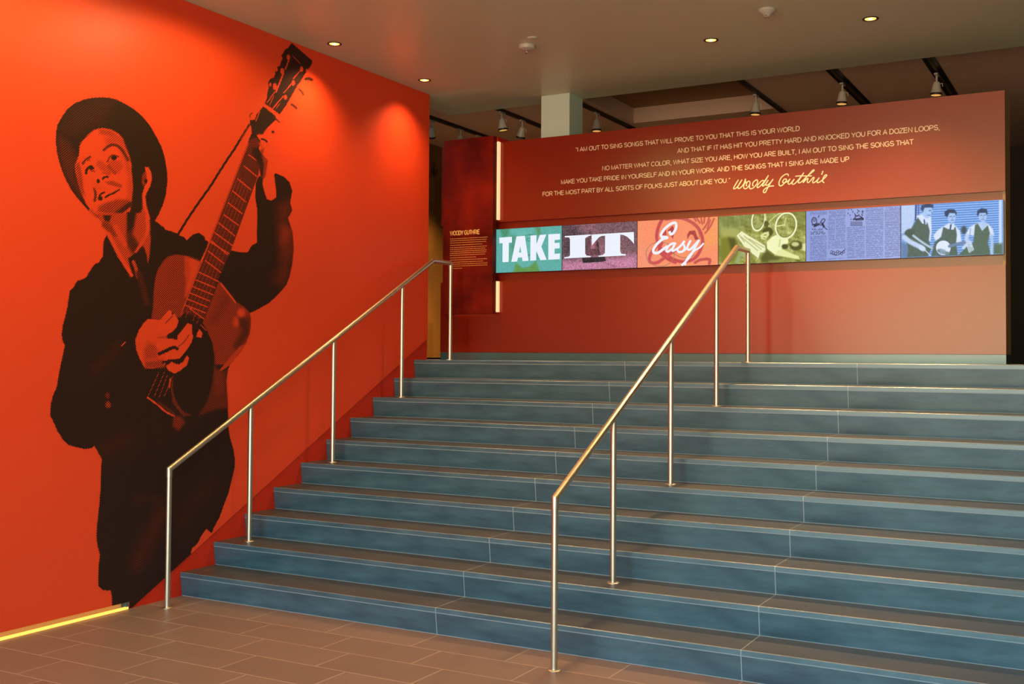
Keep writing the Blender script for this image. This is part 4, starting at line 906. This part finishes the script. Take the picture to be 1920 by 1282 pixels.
# lighting tracks on the upper ceiling
M['track'] = plain('track_black', (.010, .008, .007), .4)
M['track_strip'] = plain('track_bronze', (.10, .06, .03), .45)
TR = [(-.87, 'slim', 'black lighting track nearest the wood wall'), (-.01, 'slim', 'black lighting track above the text panel'), (.87, 'slim', 'black lighting track just right of the column'),
      (2.62, 'slim', 'dark lighting track along the edge of the ceiling recess'), (3.455, 'slot', 'black lighting track slot above the middle of the quote wall'), (4.29, 'slot', 'black lighting track slot above the right end of the quote wall')]
for x, kind, lab in TR:
    root = thing('lighting_track', lab, 'lighting track', (x, YS+.02, Z2), 'lighting tracks')
    if kind == 'slim':
        boxes('channel', [(-.018, .018, 0.0, 4.6, -.034, -.0005)], 'track', root); boxes('conductor', [(-.004, .004, .01, 4.59, -.0355, -.0335)], 'track_strip', root)
    else:
        boxes('channel', [(-.054, .054, 0.0, 4.6, -.006, -.0005)], 'track', root); boxes('conductor', [(-.012, .012, .01, 4.59, -.012, -.0055)], 'track_strip', root)
def track_spot(x, y, label, tilt=(0, 0), s=1.0):
    root = thing('track_spotlight', label, 'spotlight', (x, y, Z2-.034), 'spotlights on the tracks')
    bm = bmesh.new(); box(bm, -.016, .016, -.05, .05, -.016, -.001); from_bm('adapter', bm, 'white_plastic', root)
    bm = bmesh.new(); lathe(bm, [(.010, -.075), (.010, -.015)], 14); soft(from_bm('stem', bm, 'white_plastic', root))
    R = Matrix.Translation((0, 0, -.070))@Matrix.Rotation(tilt[0], 4, 'X')@Matrix.Rotation(tilt[1], 4, 'Y')
    bm = bmesh.new(); lathe(bm, [(.012, .0), (.026, -.006), (.034, -.030), (.036, -.048), (.044, -.080), (.050, -.108)], 28, R); h = soft(from_bm('housing', bm, 'white_plastic', root))
    bm = bmesh.new(); tube(bm, [R@Vector(v) for v in ((.030, 0, -.02), (.050, 0, -.02), (.054, 0, -.05))], .003, 8); soft(from_bm('aiming_knob', bm, 'white_plastic', h))
    bm = bmesh.new(); lathe(bm, [(.0505, -.106), (.052, -.108), (.052, -.126), (.046, -.126), (.046, -.112)], 28, R, cap=False); soft(from_bm('front_ring', bm, 'black_plastic', root))
    bm = bmesh.new(); lathe(bm, [(.046, -.112), (.044, -.1245)], 28, R); from_bm('lens', bm, 'spot_glow', root)
    l = bpy.data.lights.new('spot_lamp', 'SPOT'); l.energy = TRACK_E; l.color = (1, .50, .16); l.spot_size = math.radians(70); l.spot_blend = .7; l.shadow_soft_size = .04
    lo = bpy.data.objects.new('lamp', l); COL.objects.link(lo); lo.parent = root; lo.matrix_local = R@Matrix.Translation((0, 0, -.14))
    return root
M['spot_glow'] = plain('spotlight_glow', (.8, .5, .2), .4, emit=(1.0, .50, .12), es=.75)
track_spot(-.90, 4.50, 'dark spotlight half hidden behind the end of the mural wall', (.45, .35))
track_spot(-.87, 5.05, 'dim spotlight just above the top left corner of the text panel', (-.1, 0))
track_spot(-.87, 5.46, 'dim spotlight mostly hidden behind the top of the text panel', (-.1, 0))
track_spot(-.01, 4.50, 'dark grey spotlight left of the column, nearest end of its track', (.1, -.1))
track_spot(-.01, 4.96, 'dark grey spotlight close to the left side of the column', (.2, .3))
track_spot(.87, 5.00, 'dim spotlight just right of the column', (0, 0))
track_spot(2.60, 5.00, 'white spotlight at the right edge of the ceiling recess', (0, .05))
track_spot(3.455, 4.93, 'white spotlight on the track above the middle of the quote wall', (0, .05))
track_spot(4.29, 4.97, 'white spotlight on the rightmost track', (0, .05))
